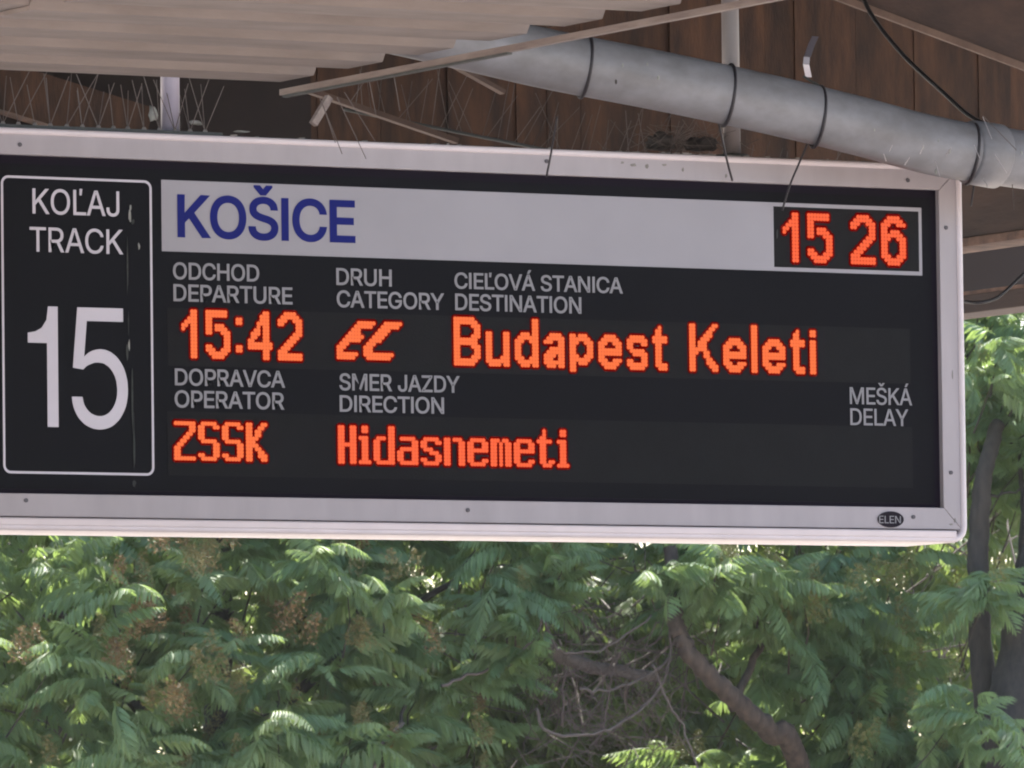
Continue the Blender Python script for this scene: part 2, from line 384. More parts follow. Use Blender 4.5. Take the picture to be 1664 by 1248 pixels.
# letter outlines (thousandths): character -> (advance, closed contours)
GLY = {'1': (284, [[(76,354),(76,396),(120,402),(158,418),(186,452),(196,509),(252,509),(252,0),(188,0),(188,354)]]), '5': (421, [[(221,-7),(203,-6),(186,-4),(170,0),(155,5),(140,11),(126,19),(114,28),(102,37),(92,48),(83,60),(75,73),(69,86),(64,100),(61,115),(60,130),(122,130),(124,121),(126,113),(129,104),(133,96),(138,89),(144,82),(150,76),(157,70),(165,65),(173,60),(182,57),(191,54),(201,52),(211,50),(221,50),(233,50),(245,52),(256,55),(266,59),(276,64),(285,71),(294,78),(301,86),(308,95),(314,104),(319,115),(323,126),(326,137),(327,149),(328,162),(327,175),(325,187),(323,199),(319,210),(314,221),(307,231),(301,240),(293,248),(284,256),(275,262),(264,267),(254,272),(242,275),(230,276),(218,277),(208,277),(197,276),(187,274),(177,271),(167,268),(158,265),(149,261),(141,256),(134,251),(128,246),(67,253),(96,509),(366,509),(366,452),(151,452),(134,301),(136,301),(143,307),(151,312),(159,317),(168,321),(178,325),(187,328),(198,330),(208,332),(219,333),(229,334),(243,333),(256,332),(269,329),(282,325),(294,321),(305,315),(316,309),(326,302),(336,294),(345,285),(353,276),(361,266),(368,255),(374,243),(379,231),(383,218),(387,205),(389,192),(390,178),(391,163),(390,144),(387,126),(383,108),(377,91),(369,76),(359,61),(349,48),(337,35),(323,25),(309,15),(293,7),(276,1),(259,-3),(240,-6)]]), 'A': (469, [[(16,0),(201,509),(276,509),(463,0),(395,0),(287,302),(283,314),(279,327),(274,341),(269,356),(264,372),(259,390),(253,409),(246,430),(239,453),(232,478),(245,478),(238,453),(231,430),(225,408),(218,389),(213,371),(208,355),(203,340),(198,326),(194,314),(191,302),(85,0)],[(110,142),(110,199),(370,199),(370,142)]]), 'C': (499, [[(267,-7),(242,-6),(217,-2),(194,5),(171,13),(150,25),(131,39),(113,55),(97,73),(82,93),(70,115),(59,140),(51,166),(45,193),(41,223),(40,254),(41,285),(45,315),(51,343),(59,369),(70,393),(82,415),(97,436),(113,454),(131,470),(150,484),(171,495),(194,504),(217,510),(242,514),(267,516),(283,515),(298,514),(312,511),(326,508),(340,504),(354,499),(367,494),(379,487),(391,479),(402,471),(413,462),(423,452),(432,442),(440,430),(448,418),(455,406),(461,392),(466,378),(470,364),(473,348),(408,348),(406,359),(403,368),(399,378),(394,386),(389,395),(384,402),(378,409),(372,416),(365,423),(357,428),(350,434),(341,438),(333,442),(324,446),(315,449),(306,451),(297,453),(287,455),(277,456),(267,456),(249,455),(231,452),(215,447),(199,441),(184,432),(169,422),(156,410),(145,396),(134,381),(125,364),(117,345),(111,325),(107,303),(104,279),(103,254),(104,229),(107,206),(111,184),(117,163),(125,145),(134,127),(145,112),(157,98),(170,87),(184,76),(199,68),(215,61),(232,57),(249,54),(267,53),(277,53),(287,54),(297,55),(306,57),(315,60),(324,63),(333,67),(341,71),(350,75),(357,81),(365,86),(372,93),(378,99),(384,107),(389,114),(394,123),(399,131),(403,141),(406,150),(408,160),(473,160),(470,145),(466,131),(461,117),(455,103),(448,91),(440,79),(432,67),(423,57),(413,47),(402,38),(391,30),(379,22),(367,15),(354,10),(341,5),(327,0),(312,-3),(298,-5),(283,-6)]]), 'D': (498, [[(219,0),(96,0),(96,57),(215,57),(239,58),(261,61),(282,66),(301,72),(318,81),(333,91),(347,103),(360,117),(370,132),(379,149),(386,168),(392,187),(396,209),(398,231),(399,255),(398,279),(396,302),(392,323),(386,342),(379,361),(370,377),(360,392),(348,406),(335,418),(320,428),(303,437),(285,443),(265,448),(244,451),(221,452),(93,452),(93,509),(225,509),(254,507),(281,504),(307,498),(331,489),(353,478),(373,465),(391,450),(407,432),(421,413),(433,391),(444,367),(451,342),(457,315),(460,286),(462,255),(460,224),(457,195),(451,168),(443,142),(433,119),(421,97),(406,77),(390,60),(371,44),(351,31),(328,20),(303,11),(277,5),(249,1)],[(125,509),(125,0),(60,0),(60,509)]]), 'E': (401, [[(60,0),(60,509),(372,509),(372,452),(125,452),(125,286),(355,286),(355,229),(125,229),(125,57),(375,57),(375,0)]]), 'G': (522, [[(269,-7),(242,-6),(217,-2),(193,5),(171,14),(149,25),(130,39),(112,55),(96,73),(82,93),(69,116),(59,140),(51,166),(45,194),(41,223),(40,254),(41,285),(45,315),(51,343),(59,369),(69,393),(82,415),(96,436),(112,454),(129,470),(149,484),(170,495),(192,504),(215,510),(239,514),(265,516),(281,515),(296,514),(311,511),(326,508),(340,504),(354,498),(367,492),(380,485),(392,478),(403,469),(414,460),(424,450),(433,439),(441,428),(449,416),(456,404),(462,391),(467,377),(471,363),(474,349),(408,349),(405,358),(401,368),(397,377),(392,385),(387,393),(382,401),(376,408),(370,415),(363,421),(356,427),(349,432),(341,437),(333,441),(324,445),(315,448),(306,451),(296,453),(286,455),(276,455),(265,456),(247,455),(230,452),(214,447),(198,441),(183,432),(169,422),(156,410),(145,397),(134,381),(125,364),(117,345),(111,325),(107,303),(104,279),(103,254),(104,229),(107,206),(111,184),(117,163),(125,145),(134,128),(145,112),(157,99),(170,87),(184,76),(200,68),(216,61),(233,57),(250,54),(269,53),(285,54),(301,56),(317,59),(331,65),(345,71),(357,79),(369,88),(379,99),(388,110),(396,123),(403,137),(408,152),(412,168),(414,185),(415,202),(434,199),(283,199),(283,256),(478,256),(478,200),(477,176),(474,152),(468,131),(461,110),(451,91),(439,73),(426,57),(411,43),(395,30),(377,19),(357,10),(337,2),(315,-3),(292,-6)]]), 'H': (513, [[(60,0),(60,509),(125,509),(125,289),(392,289),(392,509),(457,509),(457,0),(392,0),(392,232),(125,232),(125,0)]]), 'I': (180, [[(60,0),(60,509),(124,509),(124,0)]]), 'J': (388, [[(185,-7),(159,-5),(135,0),(113,7),(93,19),(75,33),(60,50),(48,70),(40,92),(35,118),(33,145),(33,173),(98,173),(98,145),(99,128),(101,112),(106,97),(113,85),(122,74),(132,65),(143,59),(156,54),(170,51),(185,50),(200,51),(214,54),(226,59),(238,65),(248,74),(256,85),(263,97),(268,112),(271,128),(272,145),(272,509),(336,509),(336,145),(335,118),(330,92),(321,70),(309,50),(294,33),(276,19),(256,7),(235,0),(211,-5)]]), 'K': (468, [[(60,0),(60,509),(126,509),(126,262),(365,509),(450,509),(246,300),(460,0),(380,0),(200,253),(126,178),(126,0)]]), 'L': (375, [[(60,0),(60,509),(125,509),(125,57),(361,57),(361,0)]]), 'M': (624, [[(60,0),(60,509),(152,509),(277,187),(279,182),(281,177),(283,172),(285,165),(287,159),(299,123),(302,115),(304,107),(307,99),(309,92),(311,84),(314,76),(316,69),(318,62),(320,55),(322,49),(307,49),(318,83),(330,121),(332,129),(335,137),(337,144),(340,151),(342,158),(344,165),(347,171),(349,177),(351,182),(352,187),(476,509),(568,509),(568,0),(504,0),(504,291),(504,327),(505,335),(505,343),(505,352),(505,360),(505,369),(506,413),(507,457),(513,457),(510,448),(507,438),(504,429),(501,419),(498,409),(482,363),(479,354),(476,345),(473,337),(470,329),(467,322),(465,315),(462,308),(460,302),(458,296),(456,291),(342,0),(286,0),(170,291),(168,296),(166,301),(164,307),(162,314),(159,321),(145,361),(142,370),(139,379),(136,388),(132,398),(129,408),(126,417),(122,427),(119,437),(116,447),(112,457),(119,457),(120,416),(121,372),(122,328),(122,320),(122,312),(122,305),(122,298),(122,291),(122,0)]]), 'N': (519, [[(60,0),(60,509),(136,509),(343,183),(347,177),(350,172),(354,165),(358,158),(363,151),(367,143),(372,134),(377,125),(382,116),(388,107),(393,97),(398,87),(403,76),(409,66),(414,55),(405,54),(404,65),(403,76),(402,87),(401,98),(401,108),(400,119),(400,129),(400,139),(399,148),(399,157),(399,195),(399,509),(463,509),(463,0),(387,0),(202,290),(197,298),(192,306),(187,314),(182,322),(177,331),(172,340),(167,349),(161,359),(154,370),(148,381),(108,452),(119,454),(122,384),(123,371),(123,359),(124,348),(124,338),(124,328),(125,319),(125,311),(125,303),(125,297),(125,291),(125,0)]]), 'O': (529, [[(267,-7),(241,-6),(217,-2),(194,5),(171,13),(150,25),(131,39),(113,55),(97,73),(82,93),(70,115),(59,140),(51,166),(45,193),(41,223),(40,254),(41,285),(45,315),(51,343),(59,369),(70,393),(82,415),(97,436),(113,454),(131,470),(150,484),(171,495),(194,504),(217,510),(241,514),(267,516),(293,514),(317,510),(340,504),(363,495),(384,484),(403,470),(421,454),(437,436),(451,415),(464,393),(474,369),(482,343),(488,315),(492,285),(493,254),(492,223),(488,193),(482,166),(474,140),(464,115),(451,93),(437,73),(421,55),(403,39),(384,25),(363,13),(340,5),(317,-2),(293,-6)],[(267,53),(285,54),(302,57),(318,61),(334,68),(349,76),(364,86),(377,98),(388,112),(399,127),(408,144),(416,163),(422,183),(427,205),(429,229),(430,254),(429,279),(427,303),(422,325),(416,346),(408,365),(399,382),(388,397),(377,411),(364,423),(349,433),(334,441),(318,447),(302,452),(285,455),(267,456),(249,455),(232,452),(215,447),(199,441),(184,433),(170,422),(157,411),(145,397),(135,381),(125,364),(117,345),(111,325),(107,303),(104,279),(103,254),(104,229),(107,205),(111,183),(117,163),(125,144),(135,127),(145,112),(157,98),(170,86),(184,76),(199,68),(215,61),(232,57),(249,54)]]), 'P': (429, [[(60,0),(60,509),(235,509),(258,508),(279,505),(298,501),(316,495),(332,487),(347,478),(360,468),(371,456),(381,444),(390,430),(397,415),(402,399),(406,383),(408,365),(409,348),(408,330),(406,313),(402,296),(397,280),(390,265),(381,251),(371,239),(360,227),(347,216),(332,207),(316,199),(298,193),(279,189),(258,187),(235,186),(109,186),(109,242),(233,242),(248,243),(262,245),(275,247),(287,251),(297,256),(306,262),(315,269),(322,276),(328,284),(333,294),(337,303),(340,314),(343,325),(344,336),(344,348),(344,359),(343,371),(340,382),(337,392),(333,402),(328,411),(322,419),(315,426),(306,433),(297,439),(286,443),(275,447),(262,450),(248,451),(232,452),(125,452),(125,0)]]), 'R': (452, [[(60,0),(60,509),(236,509),(259,508),(280,505),(299,501),(317,496),(333,489),(348,480),(361,470),(372,459),(382,447),(390,433),(397,419),(403,403),(406,387),(409,370),(409,352),(409,334),(406,317),(403,301),(397,286),(390,271),(382,258),(372,246),(361,235),(348,226),(333,217),(317,210),(299,205),(279,201),(258,198),(236,198),(96,198),(96,255),(234,255),(249,256),(263,257),(276,259),(287,263),(298,267),(307,272),(315,278),(322,285),(329,292),(334,300),(338,309),(341,319),(343,329),(345,340),(345,352),(345,364),(343,375),(341,386),(338,395),(334,405),(329,413),(322,421),(315,428),(307,434),(298,440),(287,444),(275,448),(262,450),(248,452),(233,452),(125,452),(125,0)],[(353,0),(230,229),(303,229),(428,0)]]), 'S': (436, [[(224,-9),(202,-8),(182,-6),(162,-2),(144,3),(128,9),(112,17),(98,26),(85,36),(74,48),(64,60),(56,74),(49,88),(44,103),(40,120),(38,137),(104,137),(106,125),(109,115),(112,105),(117,96),(123,88),(130,80),(138,74),(147,68),(156,63),(166,59),(177,55),(188,53),(200,51),(212,50),(224,49),(237,50),(250,51),(263,53),(275,56),(286,60),(296,65),(306,71),(315,77),(323,84),(329,92),(335,100),(340,109),(343,119),(345,129),(346,139),(345,149),(343,157),(341,165),(337,172),(332,179),(326,185),(320,190),(313,195),(305,200),(296,205),(287,208),(277,212),(267,216),(256,219),(245,222),(184,239),(160,247),(138,256),(118,266),(101,277),(86,289),(74,303),(64,318),(57,335),(53,353),(52,372),(53,389),(56,405),(60,420),(67,434),(75,448),(85,460),(96,471),(109,481),(122,490),(138,498),(154,504),(171,509),(189,513),(208,515),(227,516),(247,515),(266,513),(283,509),(300,504),(316,498),(331,490),(344,481),(357,471),(367,461),(377,449),(385,436),(392,422),(396,408),(399,393),(401,378),(337,378),(335,393),(330,406),(323,418),(313,428),(302,437),(289,445),(275,451),(259,455),(243,458),(225,459),(212,458),(200,457),(188,455),(178,452),(167,448),(158,443),(149,438),(141,432),(135,425),(129,418),(124,411),(120,402),(117,394),(116,385),(115,376),(116,366),(118,356),(121,348),(125,340),(131,334),(138,327),(145,322),(152,317),(161,312),(169,308),(178,305),(187,301),(196,298),(204,296),(212,293),(264,279),(273,277),(282,274),(292,271),(302,267),(312,264),(321,259),(331,255),(341,249),(350,244),(359,238),(367,231),(375,224),(382,215),(389,207),(395,198),(399,187),(403,177),(406,165),(408,152),(408,139),(407,122),(405,107),(400,92),(394,77),(386,64),(377,51),(366,39),(353,28),(339,19),(323,11),(306,4),(288,-2),(268,-6),(246,-8)]]), 'T': (433, [[(32,452),(32,509),(417,509),(417,452),(257,452),(257,0),(193,0),(193,452)]]), 'U': (513, [[(259,-8),(235,-7),(213,-4),(192,0),(172,7),(154,15),(137,25),(121,37),(108,50),(95,64),(85,80),(76,97),(69,114),(64,133),(61,153),(60,173),(60,509),(124,509),(124,178),(125,164),(127,150),(130,137),(135,125),(141,113),(148,102),(156,92),(165,83),(176,75),(187,68),(200,62),(213,57),(227,54),(243,52),(259,52),(275,52),(290,54),(305,57),(318,62),(331,68),(342,75),(352,83),(362,92),(370,102),(377,113),(382,125),(387,137),(390,150),(392,164),(393,178),(393,509),(457,509),(457,173),(456,153),(453,133),(448,114),(441,97),(433,80),(422,64),(410,50),(396,37),(380,25),(363,15),(345,7),(325,0),(304,-4),(282,-7)]]), 'V': (467, [[(204,0),(16,509),(84,509),(192,206),(196,195),(200,183),(205,169),(210,154),(215,137),(221,119),(227,100),(234,78),(241,55),(248,31),(235,31),(242,56),(249,79),(255,101),(261,120),(267,138),(272,154),(277,169),(282,183),(286,195),(290,206),(395,509),(463,509),(278,0)]]), 'Y': (459, [[(203,0),(203,208),(16,509),(91,509),(192,344),(199,334),(205,323),(211,313),(217,302),(222,292),(228,282),(233,270),(238,258),(244,245),(250,230),(224,230),(229,245),(235,258),(240,271),(246,282),(251,293),(257,303),(262,313),(268,324),(274,334),(280,344),(381,509),(455,509),(268,208),(268,0)]]), 'Z': (425, [[(42,0),(42,46),(273,385),(280,394),(286,403),(293,412),(299,421),(306,431),(313,440),(320,449),(327,458),(334,467),(341,476),(348,454),(335,454),(323,453),(310,453),(298,452),(285,452),(273,452),(260,452),(248,452),(235,452),(223,452),(40,452),(40,509),(397,509),(397,462),(169,129),(162,119),(155,109),(148,100),(141,90),(134,81),(127,71),(119,62),(112,52),(105,43),(97,33),(90,54),(103,55),(115,55),(127,56),(140,56),(152,57),(164,57),(177,57),(189,57),(202,57),(214,57),(399,57),(399,0)]]), 'Á': (469, [[(16,0),(201,509),(276,509),(463,0),(395,0),(287,302),(283,314),(279,327),(274,341),(269,356),(264,372),(259,390),(253,409),(246,430),(239,453),(232,478),(245,478),(238,453),(231,430),(225,408),(218,389),(213,371),(208,355),(203,340),(198,326),(194,314),(191,302),(85,0)],[(110,142),(110,199),(370,199),(370,142)],[(213,558),(260,659),(329,659),(263,558)]]), 'Ľ': (375, [[(60,0),(60,509),(125,509),(125,57),(361,57),(361,0)],[(211,404),(211,533),(272,533),(254,404)]]), 'Š': (436, [[(224,-9),(202,-8),(182,-6),(162,-2),(144,3),(128,9),(112,17),(98,26),(85,36),(74,48),(64,60),(56,74),(49,88),(44,103),(40,120),(38,137),(104,137),(106,125),(109,115),(112,105),(117,96),(123,88),(130,80),(138,74),(147,68),(156,63),(166,59),(177,55),(188,53),(200,51),(212,50),(224,49),(237,50),(250,51),(263,53),(275,56),(286,60),(296,65),(306,71),(315,77),(323,84),(329,92),(335,100),(340,109),(343,119),(345,129),(346,139),(345,149),(343,157),(341,165),(337,172),(332,179),(326,185),(320,190),(313,195),(305,200),(296,205),(287,208),(277,212),(267,216),(256,219),(245,222),(184,239),(160,247),(138,256),(118,266),(101,277),(86,289),(74,303),(64,318),(57,335),(53,353),(52,372),(53,389),(56,405),(60,420),(67,434),(75,448),(85,460),(96,471),(109,481),(122,490),(138,498),(154,504),(171,509),(189,513),(208,515),(227,516),(247,515),(266,513),(283,509),(300,504),(316,498),(331,490),(344,481),(357,471),(367,461),(377,449),(385,436),(392,422),(396,408),(399,393),(401,378),(337,378),(335,393),(330,406),(323,418),(313,428),(302,437),(289,445),(275,451),(259,455),(243,458),(225,459),(212,458),(200,457),(188,455),(178,452),(167,448),(158,443),(149,438),(141,432),(135,425),(129,418),(124,411),(120,402),(117,394),(116,385),(115,376),(116,366),(118,356),(121,348),(125,340),(131,334),(138,327),(145,322),(152,317),(161,312),(169,308),(178,305),(187,301),(196,298),(204,296),(212,293),(264,279),(273,277),(282,274),(292,271),(302,267),(312,264),(321,259),(331,255),(341,249),(350,244),(359,238),(367,231),(375,224),(382,215),(389,207),(395,198),(399,187),(403,177),(406,165),(408,152),(408,139),(407,122),(405,107),(400,92),(394,77),(386,64),(377,51),(366,39),(353,28),(339,19),(323,11),(306,4),(288,-2),(268,-6),(246,-8)],[(173,659),(223,599),(271,659),(332,659),(332,656),(252,565),(194,565),(113,656),(113,659)]])}
def thicken(c, bold):
    """move every point of a closed outline along its normal"""
    n_ = len(c); q = []
    for i in range(n_):
        p0, p1, p2 = Vector(c[i - 1]), Vector(c[i]), Vector(c[(i + 1) % n_])
        d1 = (p1 - p0).normalized(); d2 = (p2 - p1).normalized()
        n1 = Vector((-d1.y, d1.x)); n2 = Vector((-d2.y, d2.x)); m_ = (n1 + n2)
        m_ = m_.normalized() if m_.length > 1e-4 else n1
        k_ = bold / max(.5, m_.dot(n1)); q.append((p1.x + m_.x * k_, p1.y + m_.y * k_))
    return q
def area2(c): return sum(c[k - 1][0] * c[k][1] - c[k][0] * c[k - 1][1] for k in range(len(c)))
def text_mesh(s, bold, track=0.0):
    """strokes that overlap inside a letter (stem and bowl) are filled one above the other"""
    layers = {}; x = 0.0
    for ch in s:
        if ch == ' ': x += .19; continue
        adv, cts = GLY[ch]; k = 0
        for n_, c in enumerate(cts):
            if n_ and area2(c) < 0: k += 1
            layers.setdefault(k if area2(c) < 0 else 0, []).append([(x + a / 1000, b_ / 1000) for a, b_ in (thicken(c, bold) if bold else c)])
        x += adv / 1000 + track
    VV, FF = [], []
    for k, cts in layers.items():
        cu = bpy.data.curves.new('t', 'CURVE'); cu.dimensions = '2D'; cu.fill_mode = 'BOTH'
        for c in cts:
            sp = cu.splines.new('POLY'); sp.points.add(len(c) - 1); sp.use_cyclic_u = True
            for p, (a, b_) in zip(sp.points, c): p.co = (a, b_, 0, 1)
        o = bpy.data.objects.new('t', cu); COL.objects.link(o)
        dg = bpy.context.evaluated_depsgraph_get(); dg.update()
        me = bpy.data.meshes.new_from_object(o.evaluated_get(dg)); bpy.data.objects.remove(o, do_unlink=True)
        n0 = len(VV); VV += [(v.co.x, v.co.y, float(k)) for v in me.vertices]; FF += [tuple(n0 + i for i in p.vertices) for p in me.polygons]
    me = bpy.data.meshes.new('t'); me.from_pydata(VV, [], FF); me.update()
    return me
def lettering(s, x0, x1, ytop, ybase, m, bold=0.0, yf=None, parent=None, name='lettering'):
    yf = FY - .0016 if yf is None else yf
    me = text_mesh(s, bold, -.012); hm = text_mesh('H', bold)
    cap = max(v.co.y for v in hm.vertices) - min(v.co.y for v in hm.vertices); base = min(v.co.y for v in hm.vertices)
    bx0 = min(v.co.x for v in me.vertices); bx1 = max(v.co.x for v in me.vertices)
    A = S(x0, ybase, yf); T = S(x0, ytop, yf); B = S(x1, ybase, yf)
    sx = (B.x - A.x) / (bx1 - bx0); sz = (T.z - A.z) / cap
    for v in me.vertices:
        v.co = Vector((A.x + (v.co.x - bx0) * sx, yf - .00015 * v.co.z, A.z + (v.co.y - base) * sz))
    bm = bmesh.new(); bm.from_mesh(me)
    ex = bmesh.ops.extrude_face_region(bm, geom=bm.faces[:])
    for g in ex['geom']:
        if isinstance(g, bmesh.types.BMVert): g.co.y += .0006
    bmesh.ops.recalc_face_normals(bm, faces=bm.faces); bm.to_mesh(me); bm.free()
    me.name = name; me.materials.clear(); me.materials.append(m)
    return link(bpy.data.objects.new(name, me), parent or board)
PB, PG = M['print_bright'], M['print_grey']
lettering('KOĽAJ', 53, 194, 306, 347, PB, 2)
lettering('TRACK', 48.5, 200.5, 368.5, 408.5, PB, 2)
lettering('15', 46.6, 208.5, 497, 693, PB, 0)
lettering('KOŠICE', 288.8, 577.7, 315.5, 385.5, M['blue'], 17, FY - .0022)
lettering('ODCHOD', 281.3, 421.3, 426, 453.6, PG, 11)
lettering('DEPARTURE', 282, 475.4, 461.4, 489.3, PG, 11)
lettering('DRUH', 546.6, 636.7, 435.3, 463, PG, 11)
lettering('CATEGORY', 547.5, 722, 471.6, 499, PG, 11)
lettering('CIEĽOVÁ STANICA', 738.8, 1012.2, 442.5, 468.8, PG, 11)
lettering('DESTINATION', 739.8, 944.8, 476.8, 504, PG, 11)
lettering('DOPRAVCA', 284.3, 463.4, 598.5, 626, PG, 11)
lettering('OPERATOR', 284, 462.3, 634, 662, PG, 11)
lettering('SMER JAZDY', 551.7, 747.3, 606.5, 634, PG, 11)
lettering('DIRECTION', 552.2, 721.7, 642, 669, PG, 11)
lettering('MEŠKÁ', 1381.3, 1482.3, 629, 656.5, PG, 6)
lettering('DELAY', 1382, 1476.3, 663.3, 690.6, PG, 6)

# oval maker's badge on the lower rail
c = S(1447.5, 844, -.002); V = [(c.x + .0345 * math.cos(2 * PI * k / 32), c.z + .0185 * math.sin(2 * PI * k / 32)) for k in range(32)]
bd = prism('badge', V, -.0035, 0.0, M['logo'], board)
lettering('ELEN', 1429, 1464, 838, 850, PG, 0, -.0045, board)
# screws in the rails
for (sx_, sy_) in ((32, 235), (888, 262), (1475, 293), (1537, 370), (1545, 768), (42, 813), (760, 829), (1484, 840)):
    q = S(sx_, sy_, 0.0)
    V, Fc = tube_data([q + Vector((0, -.0025, 0)), q + Vector((0, .004, 0))], .0048, 10); mesh_obj('screw', V, Fc, M['screw'], board)

# ---- LED characters
G = {}
G['H6'] = ["XX..XX"] * 5 + ["XXXXXX"] + ["XX..XX"] * 5
G['i4'] = [".XX.", ".XX.", "....", "XXX."] + [".XX."] * 6 + ["XXXX"]
G['d7'] = [".....XX"] * 3 + [".XXX.XX"] + ["XX...XX"] * 6 + [".XXXXXX"]
G['a7'] = [""] * 3 + [".XXXXX.", ".....XX", ".....XX", ".XXXXXX", "XX...XX", "XX...XX", "XX...XX", ".XXXXXX"]
G['s7'] = [""] * 3 + [".XXXXX.", "XX...XX", "XX.....", ".XXX...", "...XXX.", ".....XX", "XX...XX", ".XXXXX."]
G['n7'] = [""] * 3 + ["XX.XXX."] + ["XX...XX"] * 7
G['e7'] = [""] * 3 + [".XXXXX.", "XX...XX", "XX...XX", "XXXXXXX", "XX.....", "XX.....", "XX...XX", ".XXXXX."]
G['m7'] = [""] * 3 + ["XXX.XX."] + ["XX.X.XX"] * 7
G['t6'] = ["..X...", "..X...", ".XX...", "XXXXX.", ".XX...", ".XX...", ".XX...", ".XX...", ".XX...", ".XX.XX", "..XXX."]
G['Z'] = ["XXXXXXX", ".....XX", ".....XX", "....XX.", "...XX..", "..XX...", ".XX....", "XX.....", "XX.....", "XX.....", "XXXXXXX"]
G['S'] = [".XXXXX.", "XX...XX", "XX.....", "XX.....", "XX.....", ".XXXXX.", ".....XX", ".....XX", ".....XX", "XX...XX", ".XXXXX."]
G['K7'] = ["XX...XX", "XX..XX.", "XX.XX..", "XX.XX..", "XXXX...", "XXX....", "XXXX...", "XX.XX..", "XX..XX.", "XX..XXX", "XX...XX"]
G['1'] = ["...XX", "...XX", "..XXX", ".XXXX", "XX.XX", "X..XX"] + ["...XX"] * 8
G['5'] = ["XXXXXXX.", "XXXXXXX.", "XX......", "XX......", "XX.XXX..", "XX.XXXX.", "XX...XXX", "......XX", "......XX", "......XX", "XX....XX", "XXX..XXX", ".XXXXXX.", "..XXXX.."]
G[':'] = ["", "", "XX", "XX", "", "", "", "", "", "", "XX", "XX"]
G['4'] = [".....XX.", "....XXX.", "....XXX.", "...XXXX.", "...X.XX.", "..XX.XX.", ".XXX.XX.", ".XX..XX.", "XX...XX.", "XXXXXXXX", "XXXXXXXX", ".....XX.", ".....XX.", ".....XX."]
G['2'] = ["..XXXX..", ".XXXXXX.", "XXX..XXX", "XX....XX", "......XX", "......XX", ".....XXX", "....XXX.", "...XXX..", "..XXX...", ".XXX....", "XXX.....", "XXXXXXXX", "XXXXXXXX"]
G['6'] = ["..XXXX..", ".XXXXXX.", "XXX..XXX", "XX......", "XX.XXX..", "XXXXXXX.", "XXX..XXX", "XX....XX", "XX....XX", "XX....XX", "XX....XX", "XXX..XXX", ".XXXXXX.", "..XXXX.."]
def spans(l): 
    out = []
    for rr in l:
        s = [' '] * 24
        for a, b in rr:
            for k in range(a, b + 1): s[k] = 'X'
        out.append(''.join(s))
    return out
G['Ei'] = spans([[(7, 12)], [(6, 11)], [(5, 7)], [(4, 7)], [(3, 8)], [(2, 7)], [(1, 3)], [(0, 2)], [(0, 1)], [(0, 6)], [(0, 5)]])
G['Ci'] = spans([[(7, 12)], [(6, 11)], [(5, 8)], [(4, 7)], [(3, 6)], [(2, 5)], [(1, 3)], [(0, 2)], [(0, 2)], [(0, 9)], [(1, 8)]])
G['B'] = ["XXXXXXX..", "XXXXXXXX.", "XX....XXX", "XX.....XX", "XX.....XX", "XX....XXX", "XXXXXXXX.", "XXXXXXXX.", "XX....XXX", "XX.....XX", "XX.....XX", "XX....XXX", "XXXXXXXX.", "XXXXXXX.."]
G['u'] = [""] * 4 + ["XX....XX"] * 7 + ["XX...XXX", "XXXXXXXX", ".XXXX.XX"]
G['d'] = ["......XX"] * 4 + ["..XXX.XX", ".XXXXXXX", "XXX..XXX", "XX....XX", "XX....XX", "XX....XX", "XX....XX", "XXX..XXX", ".XXXXXXX", "..XXX.XX"]
G['a'] = [""] * 4 + ["..XXXX.", ".XXXXXX", "XXX..XX", ".....XX", "..XXXXX", ".XXXXXX", "XXXX.XX", "XXX..XX", "XXXXXXX", ".XXX.XX"]
G['p'] = [""] * 4 + ["XX.XXX..", "XXXXXXX.", "XXX..XXX", "XX....XX", "XX....XX", "XX....XX", "XXX..XXX", "XXXXXXX.", "XX.XXX..", "XX......", "XX......"]
G['e'] = [""] * 4 + ["..XXXX..", ".XXXXXX.", "XXX..XXX", "XX....XX", "XXXXXXXX", "XXXXXXXX", "XX......", "XXX..XXX", ".XXXXXX.", "..XXXX.."]
G['s'] = [""] * 4 + [".XXXXX.", "XXXXXXX", "XX...XX", "XX.....", ".XXXXX.", "..XXXXX", ".....XX", "XX...XX", "XXXXXXX", ".XXXXX."]
G['t'] = ["", "..X..", ".XX..", ".XX..", "XXXXX", "XXXXX"] + [".XX.."] * 6 + [".XXXX", "..XXX"]
G['K'] = ["XX......XX", "XX.....XX.", "XX....XX..", "XX...XXX..", "XX..XXX...", "XX.XXX....", "XX.XXX....", "XXXXXX....", "XXX..XX...", "XX...XX...", "XX....XX..", "XX....XXX.", "XX.....XXX", "XX......XX"]
G['l'] = ["XX"] * 14
G['i'] = ["", "XX", "XX", ""] + ["XX"] * 10

